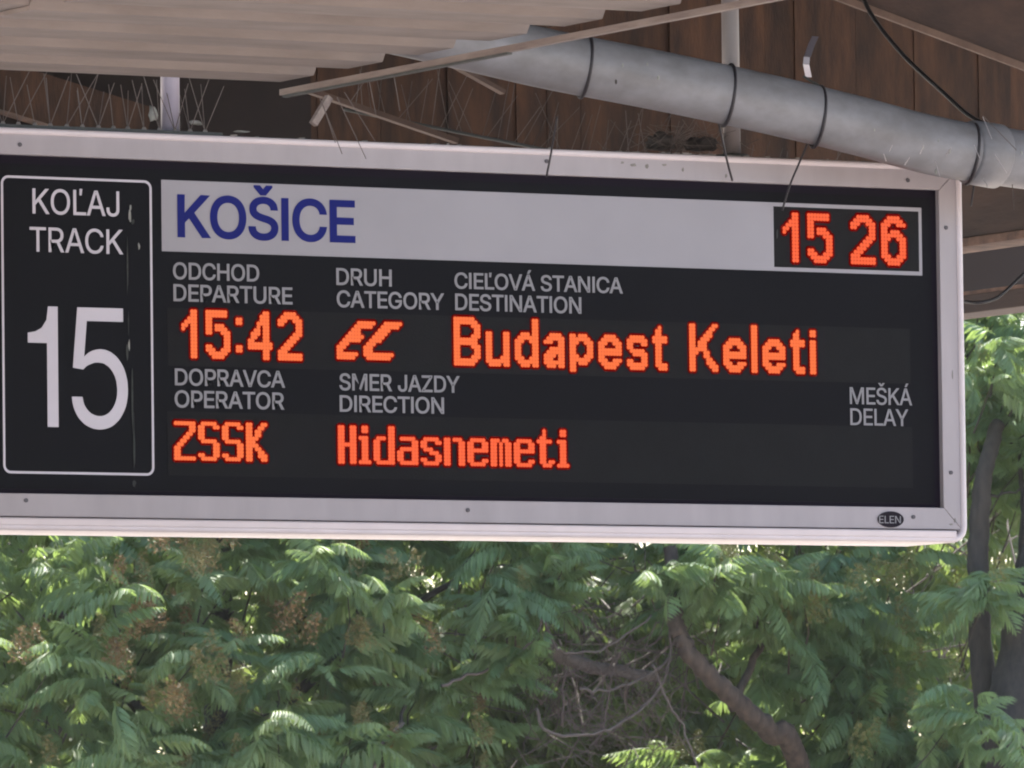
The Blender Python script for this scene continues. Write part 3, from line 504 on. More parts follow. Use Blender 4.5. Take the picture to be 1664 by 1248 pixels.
def dome(c, rad, hgt, yb, V, Fc, seg=8):
    b0 = len(V)
    for rr, hh in ((1.0, 0.0), (0.72, 0.7)):
        for k in range(seg):
            a = 2 * PI * (k + .5) / seg
            V.append((c[0] + rad * rr * math.cos(a), yb - hgt * hh, c[1] + rad * rr * math.sin(a)))
    V.append((c[0], yb - hgt, c[1]))
    for k in range(seg):
        k2 = (k + 1) % seg
        Fc.append((b0 + k, b0 + k2, b0 + seg + k2, b0 + seg + k)); Fc.append((b0 + seg + k, b0 + seg + k2, b0 + 2 * seg))
def led_field(items, x0, y0, x1, ncol, yN, nrow, m, yf, rad=0.66):
    """items [(glyph, column)], first LED at x0,y0; last column at x1 ; last row at yN (read at x0)"""
    A = S(x0, y0, yf); B = S(x1, y0, yf); C = S(x0, yN, yf)
    pu = (B.x - A.x) / ncol; pv = (A.z - C.z) / nrow
    for gl, c0 in items:
        V, Fc, V2, F2 = [], [], [], []
        for rI, row in enumerate(G[gl]):
            for cI, ch in enumerate(row):
                if ch != 'X': continue
                cc = (A.x + (c0 + cI) * pu, A.z - rI * pv)
                dome(cc, pv * rad, .0035, yf, V, Fc)
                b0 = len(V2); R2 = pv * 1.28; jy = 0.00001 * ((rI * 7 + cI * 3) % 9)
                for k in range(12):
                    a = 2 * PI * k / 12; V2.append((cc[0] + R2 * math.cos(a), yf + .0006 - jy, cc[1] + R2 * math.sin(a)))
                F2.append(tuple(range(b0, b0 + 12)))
        ch = mesh_obj('led_character', V, Fc, m, board)
        mesh_obj('led_halo_discs', V2, F2, M['halo'], ch)  # halo discs added behind the domes, glowing dim red
LY = FY - .0022
led_field([('Z', 0), ('S', 8), ('S', 16), ('K7', 24)], 285.5, 687.5, 431.2, 30, 744.5, 10, M['led'], LY)
led_field([('H6', 0), ('i4', 7), ('d7', 12), ('a7', 20), ('s7', 28), ('n7', 36), ('e7', 44), ('m7', 52), ('e7', 60), ('t6', 68), ('i4', 75)],
          551.9, 694.1, 921.5, 78, 750.2, 10, M['led_clock'], LY, 0.68)
led_field([('1', 0), ('5', 8), (':', 18), ('4', 22), ('2', 32)], 297.4, 505.6, 487.8, 39, 578.6, 13, M['led'], LY)
led_field([('Ei', 0), ('Ci', 9)], 549.4, 524, 650.5, 21, 580.5, 10, M['led'], LY)
led_field([('B', 0), ('u', 11), ('d', 21), ('a', 31), ('p', 40), ('e', 50), ('s', 60), ('t', 69), ('K', 82), ('e', 94), ('l', 104), ('e', 108), ('t', 118), ('i', 125)],
          739.6, 517.8, 1322.4, 126, 590.6, 13, M['led'], LY)
led_field([('1', 0), ('5', 8), ('2', 22), ('6', 32)], 1274.2, 348, 1468.7, 39, 422.5, 13, M['led_clock'], LY, 0.64)

# dried dirt run down the track field, and flecks
random.seed(5)
def fleck(x, y, w_, h_, m, name='dirt_fleck'):
    c = S(x, y, FY - .0018); n = 9; V = []
    for k in range(n):
        a = 2 * PI * k / n; q = random.uniform(.6, 1.15)
        V.append((c.x + math.cos(a) * w_ * q * .00135 / .87, c.z + math.sin(a) * h_ * q * .00135))
    return prism(name, V, FY - .0020, FY - .0012, m, board)
for (x, y, w_, h_) in ((211, 352, 2, 11), (212, 338, 1.5, 7), (216, 361, 3, 5), (226, 400, 1.5, 6), (207, 575, 2, 16), (210, 560, 1.5, 10), (209, 525, 1, 20)):
    fleck(x, y, w_, h_, M['dirt'] if h_ < 12 and w_ < 2.6 else M['dirtfaint'])
for (x, y, w_, h_) in ((207, 430, 1.4, 50), (215, 645, 1.4, 60), (218, 720, 1.6, 45), (218, 785, 4, 6), (1263, 380, 1.5, 9)):
    fleck(x, y, w_, h_, M['dirtfaint'])

def stain(x, y, w_, h_):
    c = S(x, y, -.0007); V = []
    for k in range(11):
        a = 2 * PI * k / 11; q = random.uniform(.55, 1.2); V.append((c.x + math.cos(a) * w_ * q * .00155, c.z + math.sin(a) * h_ * q * .00135))
    return prism('rail_stain', V, -.0007, .0005, M['stain'], board)
for (x, y, w_, h_) in ((1012, 264, 3, 2), (1030, 268, 5, 3), (1052, 270, 3, 5), (1080, 268, 4, 2), (1110, 276, 2, 4), (156, 219, 1, 5), (1180, 286, 2, 3), (640, 240, 4, 1.2), (400, 226, 5, 1), (1552, 845, 2, 5), (1546, 852, 4, 2), (1548, 610, 1, 8)):
    stain(x, y, w_, h_)
# ------------------------------------------------------------------ hanging pipes
for (px_, w_, m_, lab, ytop, rr_) in ((277, 31, 'white_pipe', 'short white pipe holding the left half of the board', -40, .0208),
                           (1189, 29, 'cream_pipe', 'long cream pipe rising behind the grey duct above the clock', -160, .0200)):
    bx = S(px_, 215, .09); tp = Vector((bx.x, .09, S(px_, ytop, .09).z))
    t = thing('hanging_pipe', lab, 'pipe', (bx.x, .09, zt)); t['group'] = 'pipes carrying the departure board'
    tube('pipe_tube', [(bx.x, .09, zt - .004), tp], rr_, M[m_], t, 20)
    tube('base_flange', [(bx.x, .09, zt - .004), (bx.x, .09, zt + .012), (bx.x, .09, zt + .0125)], [rr_ * 1.9, rr_ * 1.9, rr_ * 1.2], M['spikebase'], t, 20)
# carrier beam out of sight that the pipes are fixed to
cbz = S(700, -160, .09).z
t = box('carrier_beam', (xl, .02, cbz - .005), (xr + .8, .16, cbz + .12), M['beam']); tag(t, 'brown beam above the picture that carries the hanging pipes', 'beam')

# ------------------------------------------------------------------ timber behind: boarded gable, raking panel, beams on the right
YB = 2.4
wall = thing('boarded_gable', 'dark brown vertical boarding under the roof behind the board', 'boarding', S(800, 400, YB))
random.seed(11)
x = S(-260, 150, YB).x; xend = S(1760, 100, YB).x
ztop = S(800, -260, YB).z; zbot = S(800, 300, YB).z
while x < xend:
    wd = random.uniform(.088, .104)
    dy = random.uniform(-.006, .006)
    o = box('board', (x, YB + dy, zbot + random.uniform(-.01, .01)), (x + wd - .0012, YB + dy + .022, ztop), M['wood'], wall)
    x += wd
box('backing', (S(-280, 150, YB).x, YB + .03, zbot + .02), (xend, YB + .06, ztop), M['darkwood'], wall)
t = box('left_shade_panel', (S(-330, 150, 1.9).x, 1.9, zbot), (S(505, 150, 1.9).x, 1.93, ztop), M['darkwood']); tag(t, 'nearly black panel painted as the shade above the left half of the board', 'fascia')  # dark panel added where the left boarding lies in shade
a, b_ = S(-60, 118, 1.8), S(240, 212, 1.8); nn = Vector((.02, 0, .055))
t = prism('brace', [((a - nn).x, (a - nn).z), ((b_ - nn).x, (b_ - nn).z), ((b_ + nn).x, (b_ + nn).z), ((a + nn).x, (a + nn).z)], 1.8, 1.86, M['wood']); tag(t, 'reddish brown brace slanting behind the bird spikes at the left', 'brace')
# slanting brown panel, upper right
YP = 1.3
t = thing('raking_fascia', 'smooth brown fascia panel with pale lower edge in the upper right corner', 'fascia', S(1600, 60, YP))
p1, p2 = S(1300, -26, YP), S(1760, 146, YP); d = (p2 - p1)
prism('panel', [(p1.x, p1.z), (p2.x, p2.z), (p2.x + .3, p2.z + .9), (p1.x, p1.z + .9)], YP, YP + .03, M['beam'], t)
nrm = Vector((-d.z, 0, d.x)).normalized(); h = .0085
prism('edge_trim', [(p1.x - nrm.x * h, p1.z - nrm.z * h), (p2.x - nrm.x * h, p2.z - nrm.z * h), (p2.x + nrm.x * h, p2.z + nrm.z * h), (p1.x + nrm.x * h, p1.z + nrm.z * h)], YP - .012, YP - .001, M['brownlath'], t)
# beams at the right of the board (running in depth)
def beam(name, x, y_a, y_b, tz, hh, ww, m, lab, edge):
    a = S(x, tz, 1.0)
    t = thing(name, lab, 'beam', (a.x, 1.0, a.z - hh))
    box('beam_body', (a.x, y_a, a.z - hh), (a.x + ww, y_b, a.z), M[m], t, .004)
    if edge: box('worn_edge', (a.x - .008, y_a, a.z - hh - edge), (a.x + ww, y_b, a.z - hh - .001), M['beam_edge'], t, .003)
    return t
beam('roof_beam', 1560, 0.35, 3.2, 300, .132, .12, 'beam', 'upper brown roof beam beside the right end of the board', .022)
beam('roof_beam', 1566, 0.5, 3.4, 478, .048, .12, 'beam', 'lower narrow brown beam above the foliage right of the board', 0)
a = S(1566, 472, 1.0)
box('beam_top_edge', (a.x - .006, .5, a.z - .012), (a.x + .12, 3.4, a.z - .004), M['beam_edge'], bpy.data.objects['roof_beam.001'])
prism('recess_shade', [(S(1540, 300, 1.7).x, S(1540, 310, 1.7).z), (S(1800, 300, 1.7).x, S(1800, 300, 1.7).z), (S(1800, 480, 1.7).x, S(1800, 486, 1.7).z), (S(1540, 480, 1.7).x, S(1540, 486, 1.7).z)], 1.7, 1.74, M['groove'], bpy.data.objects['roof_beam.001'])  # dark plate paints the shade in the gap between the beams
# unseen roof slab, added to keep the sun off the timber and duct
t = box('shade_roof', (xl - 3, -2.4, S(800, -300, 1).z), (xr + 3, 6.0, S(800, -300, 1).z + .06), M['darkwood']); tag(t, 'unseen dark roof slab added to shade the boarding and duct', 'roof')
t.data.materials[0] = M['darkwood']

# thin brown laths under the canopy
for (q0, q1, rr_, lab) in (((505, 148), (742, 229), .006, 'thin brown lath slanting down to the top of the board'),
                           ((735, 104), (818, 150), .005, 'short brown lath end below the grey duct')):
    a, b_ = S(*q0, .35), S(*q1, .35)
    d = (b_ - a).normalized(); nn = Vector((-d.z, 0, d.x)) * rr_
    t = prism('lath', [((a - nn).x, (a - nn).z), ((b_ - nn).x, (b_ - nn).z), ((b_ + nn).x, (b_ + nn).z), ((a + nn).x, (a + nn).z)], .34, .362, M['brownlath']); tag(t, lab, 'lath')
a, b_ = S(534, 158, -.3), S(508, 202, -.3); d = (b_ - a).normalized(); nn = Vector((-d.z, 0, d.x)) * .0075
t = prism('broken_lath', [((a - nn).x, (a - nn).z), ((b_ - nn).x, (b_ - nn).z), ((b_ + nn).x, (b_ + nn).z), ((a + nn).x, (a + nn).z)], -.31, -.295, M['lath']); tag(t, 'short pale broken stick dangling under the lath end', 'stick')

# ------------------------------------------------------------------ grey duct
YD = -.22
pts = [S(300, -32, YD), S(600, 30, YD), S(760, 66, YD), S(900, 98, YD), S(1080, 133, YD), S(1260, 172, YD), S(1400, 206, YD), S(1500, 233, YD), S(1572, 247, YD), S(1680, 262, YD), S(1850, 285, YD)]
duct = thing('grey_duct', 'thick grey plastic duct slanting down in front of the board corner', 'duct', pts[5])
rad_ = .0665
sp = smoothpath(pts, 5)
tube('duct_tube', sp, [rad_ * (.95 if i < 4 else 1.0) for i in range(len(sp))], M['duct'], duct, 40)
jp = S(1575, 247, YD); jd = (S(1680, 262, YD) - S(1500, 233, YD)).normalized()
tube('coupling', [jp - jd * .004, jp + jd * .002, jp + jd * .075, jp + jd * .080], [rad_ * 1.02, rad_ * 1.10, rad_ * 1.11, rad_ * 1.03], M['duct'], duct, 40)
# cable ties round it
def tie(px_, cy, tail, lab, lean=0.0):
    c = S(px_, cy, YD)
    dn = (pts[6] - pts[3]).normalized(); dn = (dn + Vector((lean, -.35, 0))).normalized()
    aU = dn.orthogonal().normalized(); aV = dn.cross(aU)
    loop = [c + (aU * math.cos(2 * PI * k / 28) + aV * math.sin(2 * PI * k / 28)) * (rad_ * 1.045) for k in range(28)]
    o = thing('cable_tie', lab, 'cable tie', c); o['group'] = 'ties round the grey duct'
    tube('loop', loop, .0042, M['tie'], o, 6, True)
    if tail: tube('tail', smoothpath([S(x_, y_, yy) for x_, y_, yy in tail], 5), .0026, M['tie'], o, 6)
tie(950, 108, [(905, 190, -.1), (897, 240, -.05), (888, 288, -.02)], 'black tie round the duct nearest the roof lath', .1)
tie(1182, 155, [(1168, 200, -.12), (1180, 255, -.06), (1190, 293, -.02)], 'black tie round the duct in front of the cream pipe', .1)
tie(1328, 190, [(1313, 232, -.12), (1300, 262, -.07), (1284, 300, -.03), (1271, 342, -.015)], 'black tie with its tail hanging down to the clock', .15)
tie(1577, 250, [(1590, 262, -.12), (1584, 290, -.1), (1578, 335, -.1)], 'black tie round the duct joint at the board corner', .1)

# bright curved clip
cl = thing('metal_bracket', 'small bent metal strap standing up from the grey duct', 'bracket', S(1318, 126, -.2))
def strap(name, pp, wv, m):
    vs, fs = [], []
    for i, (x_, y_, yy) in enumerate(pp):
        p = S(x_, y_, yy)
        for dx, dy_ in ((-wv, 0), (wv, .004), (wv, .006), (-wv, .002)): vs.append(p + Vector((dx, dy_, 0)))
    for i in range(len(pp) - 1):
        for k in range(4): fs.append((i * 4 + k, i * 4 + (k + 1) % 4, i * 4 + 4 + (k + 1) % 4, i * 4 + 4 + k))
    fs.append((3, 2, 1, 0)); fs.append(tuple(len(vs) - 4 + k for k in range(4)))
    return mesh_obj(name, vs, fs, m, cl)
strap('strap_top', [(1326, 59, -.10), (1320, 72, -.13), (1313, 92, -.17)], .0098, M['strapdark'])
strap('strap_plate', [(1312, 92.5, -.17), (1311, 105, -.175), (1315, 125, -.165)], .0092, M['steel'])
tube('hook', smoothpath([S(1306, 124, -.17), S(1318, 132, -.19), S(1332, 140, -.22), S(1336, 150, -.26)], 4), .0028, M['spikebase'], cl, 6)

# cables
t = tube('black_cable', smoothpath([S(1395, -20, .5), S(1420, 30, .4), S(1470, 92, .2), S(1530, 148, 0), S(1575, 188, -.15), S(1610, 205, -.25)], 6), .0052, M['cable'], None, 8)
tag(t, 'black cable running down to the right end of the grey duct', 'cable')
t = tube('loop_cable', smoothpath([S(1690, 420, .2), S(1650, 458, .2), S(1620, 484, .2), S(1590, 492, .2), S(1568, 490, .25)], 6), .0042, M['cable'], None, 8)
tag(t, 'dark cable drooping over the beams right of the board', 'cable')

# ------------------------------------------------------------------ bird spikes
def cyl_mesh(name, m, r0=.0011, r1=.0009):
    V, Fc = tube_data([(0, 0, 0), (0, 0, 1)], [r0, r1], 5); me = bpy.data.meshes.new(name); me.from_pydata([tuple(v) for v in V], [], Fc); me.materials.append(m); return me
spk = cyl_mesh('spike', M['spike']); spkw = cyl_mesh('spike_glint', M['spikew'], .0010, .0007)
def spike(parent, a, b_, me):
    o = bpy.data.objects.new('spike', me); d = b_ - a
    link(o, parent)
    o.matrix_basis = Matrix.Translation(a) @ d.to_track_quat('Z', 'Y').to_matrix().to_4x4() @ Matrix.Scale(d.length, 4, (0, 0, 1))
random.seed(3)
st = thing('bird_spike_strip', 'bird spike strip along the top left of the board', 'bird spikes', S(150, 205, .05)); st['group'] = 'bird spikes'
x0_, x1_ = S(-60, 200, .05).x, S(352, 205, .05).x
box('base_strip', (x0_, .02, zt - .001), (x1_, .075, zt + .009), M['spikebase'], st, .002)
x = x0_ + .01; k = 0
while x < x1_ - .005:
    q = Vector((x, .03, zt + .010))
    tube('knob', [q + Vector((0, 0, -.004)), q, q + Vector((0, 0, .005))], [.007, .006, .0035], M['knob'], st, 8)
    for s in ((.045, -.02), (.028, .06), (-.022, .02)):
        if random.random() < .86:
            spike(st, q, q + Vector((s[0] + random.uniform(-.022, .022), s[1], .118 + random.uniform(-.035, .012))), spk)
    x += .0375 + random.uniform(-.003, .003); k += 1
st = thing('bird_spike_strip', 'bird spikes slanting up between the thin brown lath and the duct', 'bird spikes', S(780, 225, .5)); st['group'] = 'bird spikes'
a0, a1 = S(560, 178, .42), S(1010, 268, .42)
tube('base_strip', [a0, a1], .004, M['spikebase'], st, 6)
for k in range(60):
    q = a0.lerp(a1, (k + random.uniform(-.3, .3)) / 33)
    spike(st, q, q + Vector((random.uniform(-.02, .10), random.uniform(-.05, .1), .130 + random.uniform(-.06, .03))), spk)
st = thing('bird_spike_strip', 'bird spikes hanging from the far end of the pale lath', 'bird spikes', S(560, 140, -.4)); st['group'] = 'bird spikes'
box('base_strip', (la.x - .004, -1.5, la.z - .012), (la.x + .008, YF + .01, la.z - .0075), M['spikebase'], st)
for (xx, yy, ex, ey) in ((520, 160, 556, 250), (548, 158, 595, 258), (525, 170, 545, 232), (560, 150, 610, 230), (600, 132, 612, 190), (640, 122, 650, 180)):
    spike(st, S(xx, yy, -.35), S(ex, ey, -.33), spk)
st = thing('bird_spike_strip', 'pale bird spikes and painted glints on the duct at the board corner', 'bird spikes', S(1590, 190, YD)); st['group'] = 'bird spikes'
tube('base_strip', [S(1420, 168, YD - .01), S(1590, 205, YD - .01), S(1664, 216, YD - .01)], .003, M['spike'], st, 6)
for (xx, yy, ex, ey) in ((1597, 188, 1652, 244), (1597, 190, 1612, 226), (1616, 250, 1636, 281), (1583, 236, 1592, 257), (1520, 262, 1528, 290), (1537, 252, 1546, 240), (1645, 300, 1648, 340), (1495, 250, 1501, 236), (1445, 246, 1450, 236), (1440, 262, 1436, 250), (1470, 268, 1478, 256), (1598, 290, 1606, 306)):
    spike(st, S(xx, yy, YD - .09), S(ex, ey, YD - .12), spkw if ey - yy < 40 else spk)
for (xx, yy, s_) in ((1521, 279, .0045), (1543, 246, .004), (1500, 240, .0035), (1525, 228, .003), (1012, 106, .0035), (1052, 104, .003), (1070, 126, .004), (1421, 211, .0025), (1660, 248, .004), (1001, 133, .0042)):
    c = S(xx, yy, YD - .085 + abs(yy - 0) * 0)
    bm = bmesh.new(); bmesh.ops.create_icosphere(bm, subdivisions=1, radius=s_)
    for v in bm.verts: v.co = Vector((v.co.x * .8, v.co.y * .5, v.co.z * 1.5)) + c
    me = bpy.data.meshes.new('dirt_spot'); bm.to_mesh(me); bm.free(); me.materials.append(M['dirt'] if xx != 1001 else M['nest'])
    # rest the spot on the surface of the duct
    o = link(bpy.data.objects.new('dirt_spot', me), duct)

# small pale droppings blob beside the left pipe
def blob(name, c, s, m, seed, lab, cat, sub=2):
    random.seed(seed); bm = bmesh.new(); bmesh.ops.create_icosphere(bm, subdivisions=sub, radius=1.0)
    for v in bm.verts:
        q = 1 + random.uniform(-.25, .25); v.co = Vector((v.co.x * s[0] * q, v.co.y * s[1] * q, max(v.co.z, -.6) * s[2] * q)) + c
    me = bpy.data.meshes.new(name); bm.to_mesh(me); bm.free(); me.materials.append(m)
    for p in me.polygons: p.use_smooth = True
    return tag(link(bpy.data.objects.new(name, me)), lab, cat)
blob('bird_dropping', S(248, 187, .05) , (.010, .01, .020), M['dirt'], 1, 'pale crusted dropping beside the white hanging pipe', 'dropping')
blob('bird_dropping', S(317, 200, .05), (.016, .01, .006), M['dirt'], 2, 'flat pale dropping right of the white hanging pipe', 'dropping')
blob('bird_dropping', S(393, 214, .05), (.018, .01, .003), M['dirt'], 3, 'thin pale dropping on the top edge left of centre', 'dropping')
# old nest on the board
ns = thing('bird_nest', 'grey messy bird nest on top of the board beside the cream pipe', 'nest', S(1110, 245, .1))
random.seed(8)
def blobpart(c, s, seed):
    o = blob('nest_clump', c, s, M['nest'], seed, 'x', 'x', 3)
    del o['label']; del o['category']; o.parent = ns; o.matrix_parent_inverse = Matrix.Translation(ns.location).inverted()
blobpart(S(1075, 232, .12), (.034, .03, .022), 4); blobpart(S(1140, 236, .12), (.036, .03, .018), 5)
V, Fc = [], []
for k in range(90):
    c = S(random.gauss(1105, 42), random.gauss(228, 11), random.uniform(.04, .16)); d = Vector((random.gauss(0, 1), random.gauss(0, .5), random.gauss(0, .45))).normalized() * random.uniform(.02, .05)
    m_ = c + Vector((0, 0, random.uniform(-.008, .008)))
    v, f = tube_data([c - d, m_, c + d], .0008, 4); n0 = len(V); V += v; Fc += [tuple(n0 + i for i in ff) for ff in f]
o = mesh_obj('nest_straws', V, Fc, M['twig'], ns); o['kind'] = 'stuff'
# rest of rim dirt along the board's top edge
V, Fc = [], []
for k in range(60):
    xx = random.choice([random.uniform(350, 1480), random.gauss(1120, 60)]); q = Vector((S(xx, 230, .03).x, random.uniform(.0, .05), zt + .001))
    v, f = tube_data([q, q + Vector((random.uniform(.004, .02), 0, .001))], random.uniform(.001, .003), 5); n0 = len(V); V += v; Fc += [tuple(n0 + i for i in ff) for ff in f]
o = mesh_obj('edge_dirt', V, Fc, M['knob'], board); o['kind'] = 'stuff'

# ------------------------------------------------------------------ vegetation
rng = np.random.default_rng(7)
def frond(seed, pairs=14, L=.52):
    rg = random.Random(seed); V, Fc = [], []
    droop = rg.uniform(.28, .55); side = rg.uniform(-.10, .10)
    def rp(t): return Vector((L * t * (1 - .12 * t * t), side * L * t * t, -droop * L * t * t))
    n = 7
    for i in range(n + 1):
        p = rp(i / n); w_ = .0045 * (1 - .7 * i / n); V += [p + Vector((0, w_, 0)), p + Vector((0, -w_, 0))]
    for i in range(n): Fc.append((2 * i, 2 * i + 1, 2 * i + 3, 2 * i + 2))
    for k in range(pairs):
        t = .14 + .86 * k / (pairs - 1); p = rp(t); tg = (rp(min(1, t + .02)) - rp(t - .02)).normalized()
        ll = L * (.30 * math.sin(PI * min(1, .22 + t * .68))) * rg.uniform(.85, 1.12)
        for s in (-1, 1):
            dr = (Vector((0, s, 0)) * .72 + tg * rg.uniform(.25, .55) + Vector((0, 0, -1)) * rg.uniform(.5, 1.15)).normalized()
            wv = tg.cross(dr).cross(dr).normalized() * (ll * .122)
            up = dr.cross(wv).normalized() * ll * .05
            b0 = len(V); mid = p + dr * ll * .38; mid2 = p + dr * ll * .72
            V += [p, mid + wv + up, mid - wv + up, mid, mid2 + wv * .72 + up - Vector((0, 0, ll * .04)), mid2 - wv * .72 + up - Vector((0, 0, ll * .04)), p + dr * ll - Vector((0, 0, ll * .14))]
            Fc += [(b0, b0 + 1, b0 + 3), (b0, b0 + 3, b0 + 2), (b0 + 3, b0 + 1, b0 + 4), (b0 + 3, b0 + 4, b0 + 6), (b0 + 3, b0 + 6, b0 + 5), (b0 + 3, b0 + 5, b0 + 2)]
    return np.array([tuple(v) for v in V], dtype=np.float64), Fc
FR = [frond(s) for s in range(8)]
FRS = [frond(100 + s, 10, .50) for s in range(5)]
def panicle(seed):
    rg = random.Random(seed); V, Fc = [], []
    for k in range(170):
        h_ = rg.random(); rr_ = .085 * (1 - .75 * h_) * math.sqrt(rg.random()); a = rg.uniform(0, 2 * PI)
        c = Vector((rr_ * math.cos(a), rr_ * math.sin(a), .20 * h_)); s = rg.uniform(.006, .0125); b0 = len(V)
        q = [Vector((rg.gauss(0, 1), rg.gauss(0, 1), rg.gauss(0, 1))).normalized() * s for _ in range(4)]
        V += [c + x_ for x_ in q]; Fc += [(b0, b0 + 1, b0 + 2), (b0, b0 + 2, b0 + 3), (b0, b0 + 3, b0 + 1), (b0 + 1, b0 + 3, b0 + 2)]
    for k in range(14):
        a = rg.uniform(0, 2 * PI); h_ = rg.uniform(.02, .16); e_ = Vector((.07 * math.cos(a), .07 * math.sin(a), h_ + .04)); b0 = len(V)
        V += [Vector((0, 0, h_)), e_, e_ + Vector((0, 0, .003))]; Fc.append((b0, b0 + 1, b0 + 2))
    return np.array([tuple(v) for v in V]), Fc
PN = [panicle(s) for s in range(4)]
def me_from(name, vf, m):
    me = bpy.data.meshes.new(name); me.from_pydata([tuple(v) for v in vf[0]], [], vf[1]); me.materials.append(m); return me
def joined(name, items, m, parent=None):
    """items [(template, Matrix)] -> one mesh"""
    Vs, loops, ls, off = [], [], [], 0
    for (tv, tf), mx in items:
        a = np.array(mx); Vs.append(tv @ a[:3, :3].T + a[:3, 3])
        for f in tf: loops.extend([off + i for i in f]); ls.append(len(f))
        off += len(tv)
    Vs = np.concatenate(Vs); me = bpy.data.meshes.new(name)
    me.vertices.add(len(Vs)); me.vertices.foreach_set('co', Vs.ravel().astype(np.float32))
    me.loops.add(len(loops)); me.loops.foreach_set('vertex_index', np.array(loops, dtype=np.int32))
    ls = np.array(ls, dtype=np.int32); st_ = np.concatenate([[0], np.cumsum(ls)[:-1]]).astype(np.int32)
    me.polygons.add(len(ls)); me.polygons.foreach_set('loop_start', st_); me.polygons.foreach_set('loop_total', ls)
    me.update(calc_edges=True); me.validate(); me.materials.append(m)
    o = link(bpy.data.objects.new(name, me), parent); o['kind'] = 'stuff'; return o
def fmat(c, az, el, roll, s):
    return Matrix.Translation(c) @ Matrix.Rotation(az, 4, 'Z') @ Matrix.Rotation(-el, 4, 'Y') @ Matrix.Rotation(roll, 4, 'X') @ Matrix.Scale(s, 4)
VDIR = cam2world(Vector((0, 0, 1))); AZV = math.atan2(-VDIR.y, -VDIR.x)      # azimuth that looks back at the camera
def rosette(c, rg, n, out, s0=1.0, T=FR):
    for k in range(n):
        out.append((rg.choice(T), fmat(c + Vector((rg.gauss(0, .05), rg.gauss(0, .05), rg.gauss(0, .05))), rg.uniform(0, 2 * PI), rg.uniform(-.35, .75), rg.gauss(0, .35), s0 * rg.choice((rg.uniform(.45, .8), rg.uniform(.75, 1.15), rg.uniform(.8, 1.1))))))
def tips(blobs, n, rg):
    """points in the crown's shell : blobs = (px, py, Y, rx, rz, ry) in metres"""
    out = []
    ws = [b_[3] * b_[4] for b_ in blobs]
    while len(out) < n:
        b_ = rg.choices(blobs, ws)[0]; c = P(b_[0], b_[1], b_[2])
        d = Vector((rg.gauss(0, 1), rg.gauss(0, 1), rg.gauss(0, 1))).normalized() * (rg.random() ** .3)
        if d.y > .75: continue
        out.append(c + Vector((d.x * b_[3], d.y * b_[5], d.z * b_[4])))
    return out
def project(p):
    v = p - CAM
    c = Vector((VX.x * v.x + VY.x * v.y + VZ.x * v.z, VX.y * v.x + VY.y * v.y + VZ.y * v.z, VX.z * v.x + VY.z * v.y + VZ.z * v.z))
    return 832 + F * c.x / c.z, 624 + F * c.y / c.z, c.z
def limb(pts, r0, r1, k=5):
    sp = smoothpath(pts, k); n = len(sp)
    rg = random.Random(int(abs(pts[0][0] * 1000)) % 9999)
    sp = [p + Vector((rg.gauss(0, .006), 0, rg.gauss(0, .006))) for p in sp]
    return sp, [r0 + (r1 - r0) * i / (n - 1) for i in range(n)]
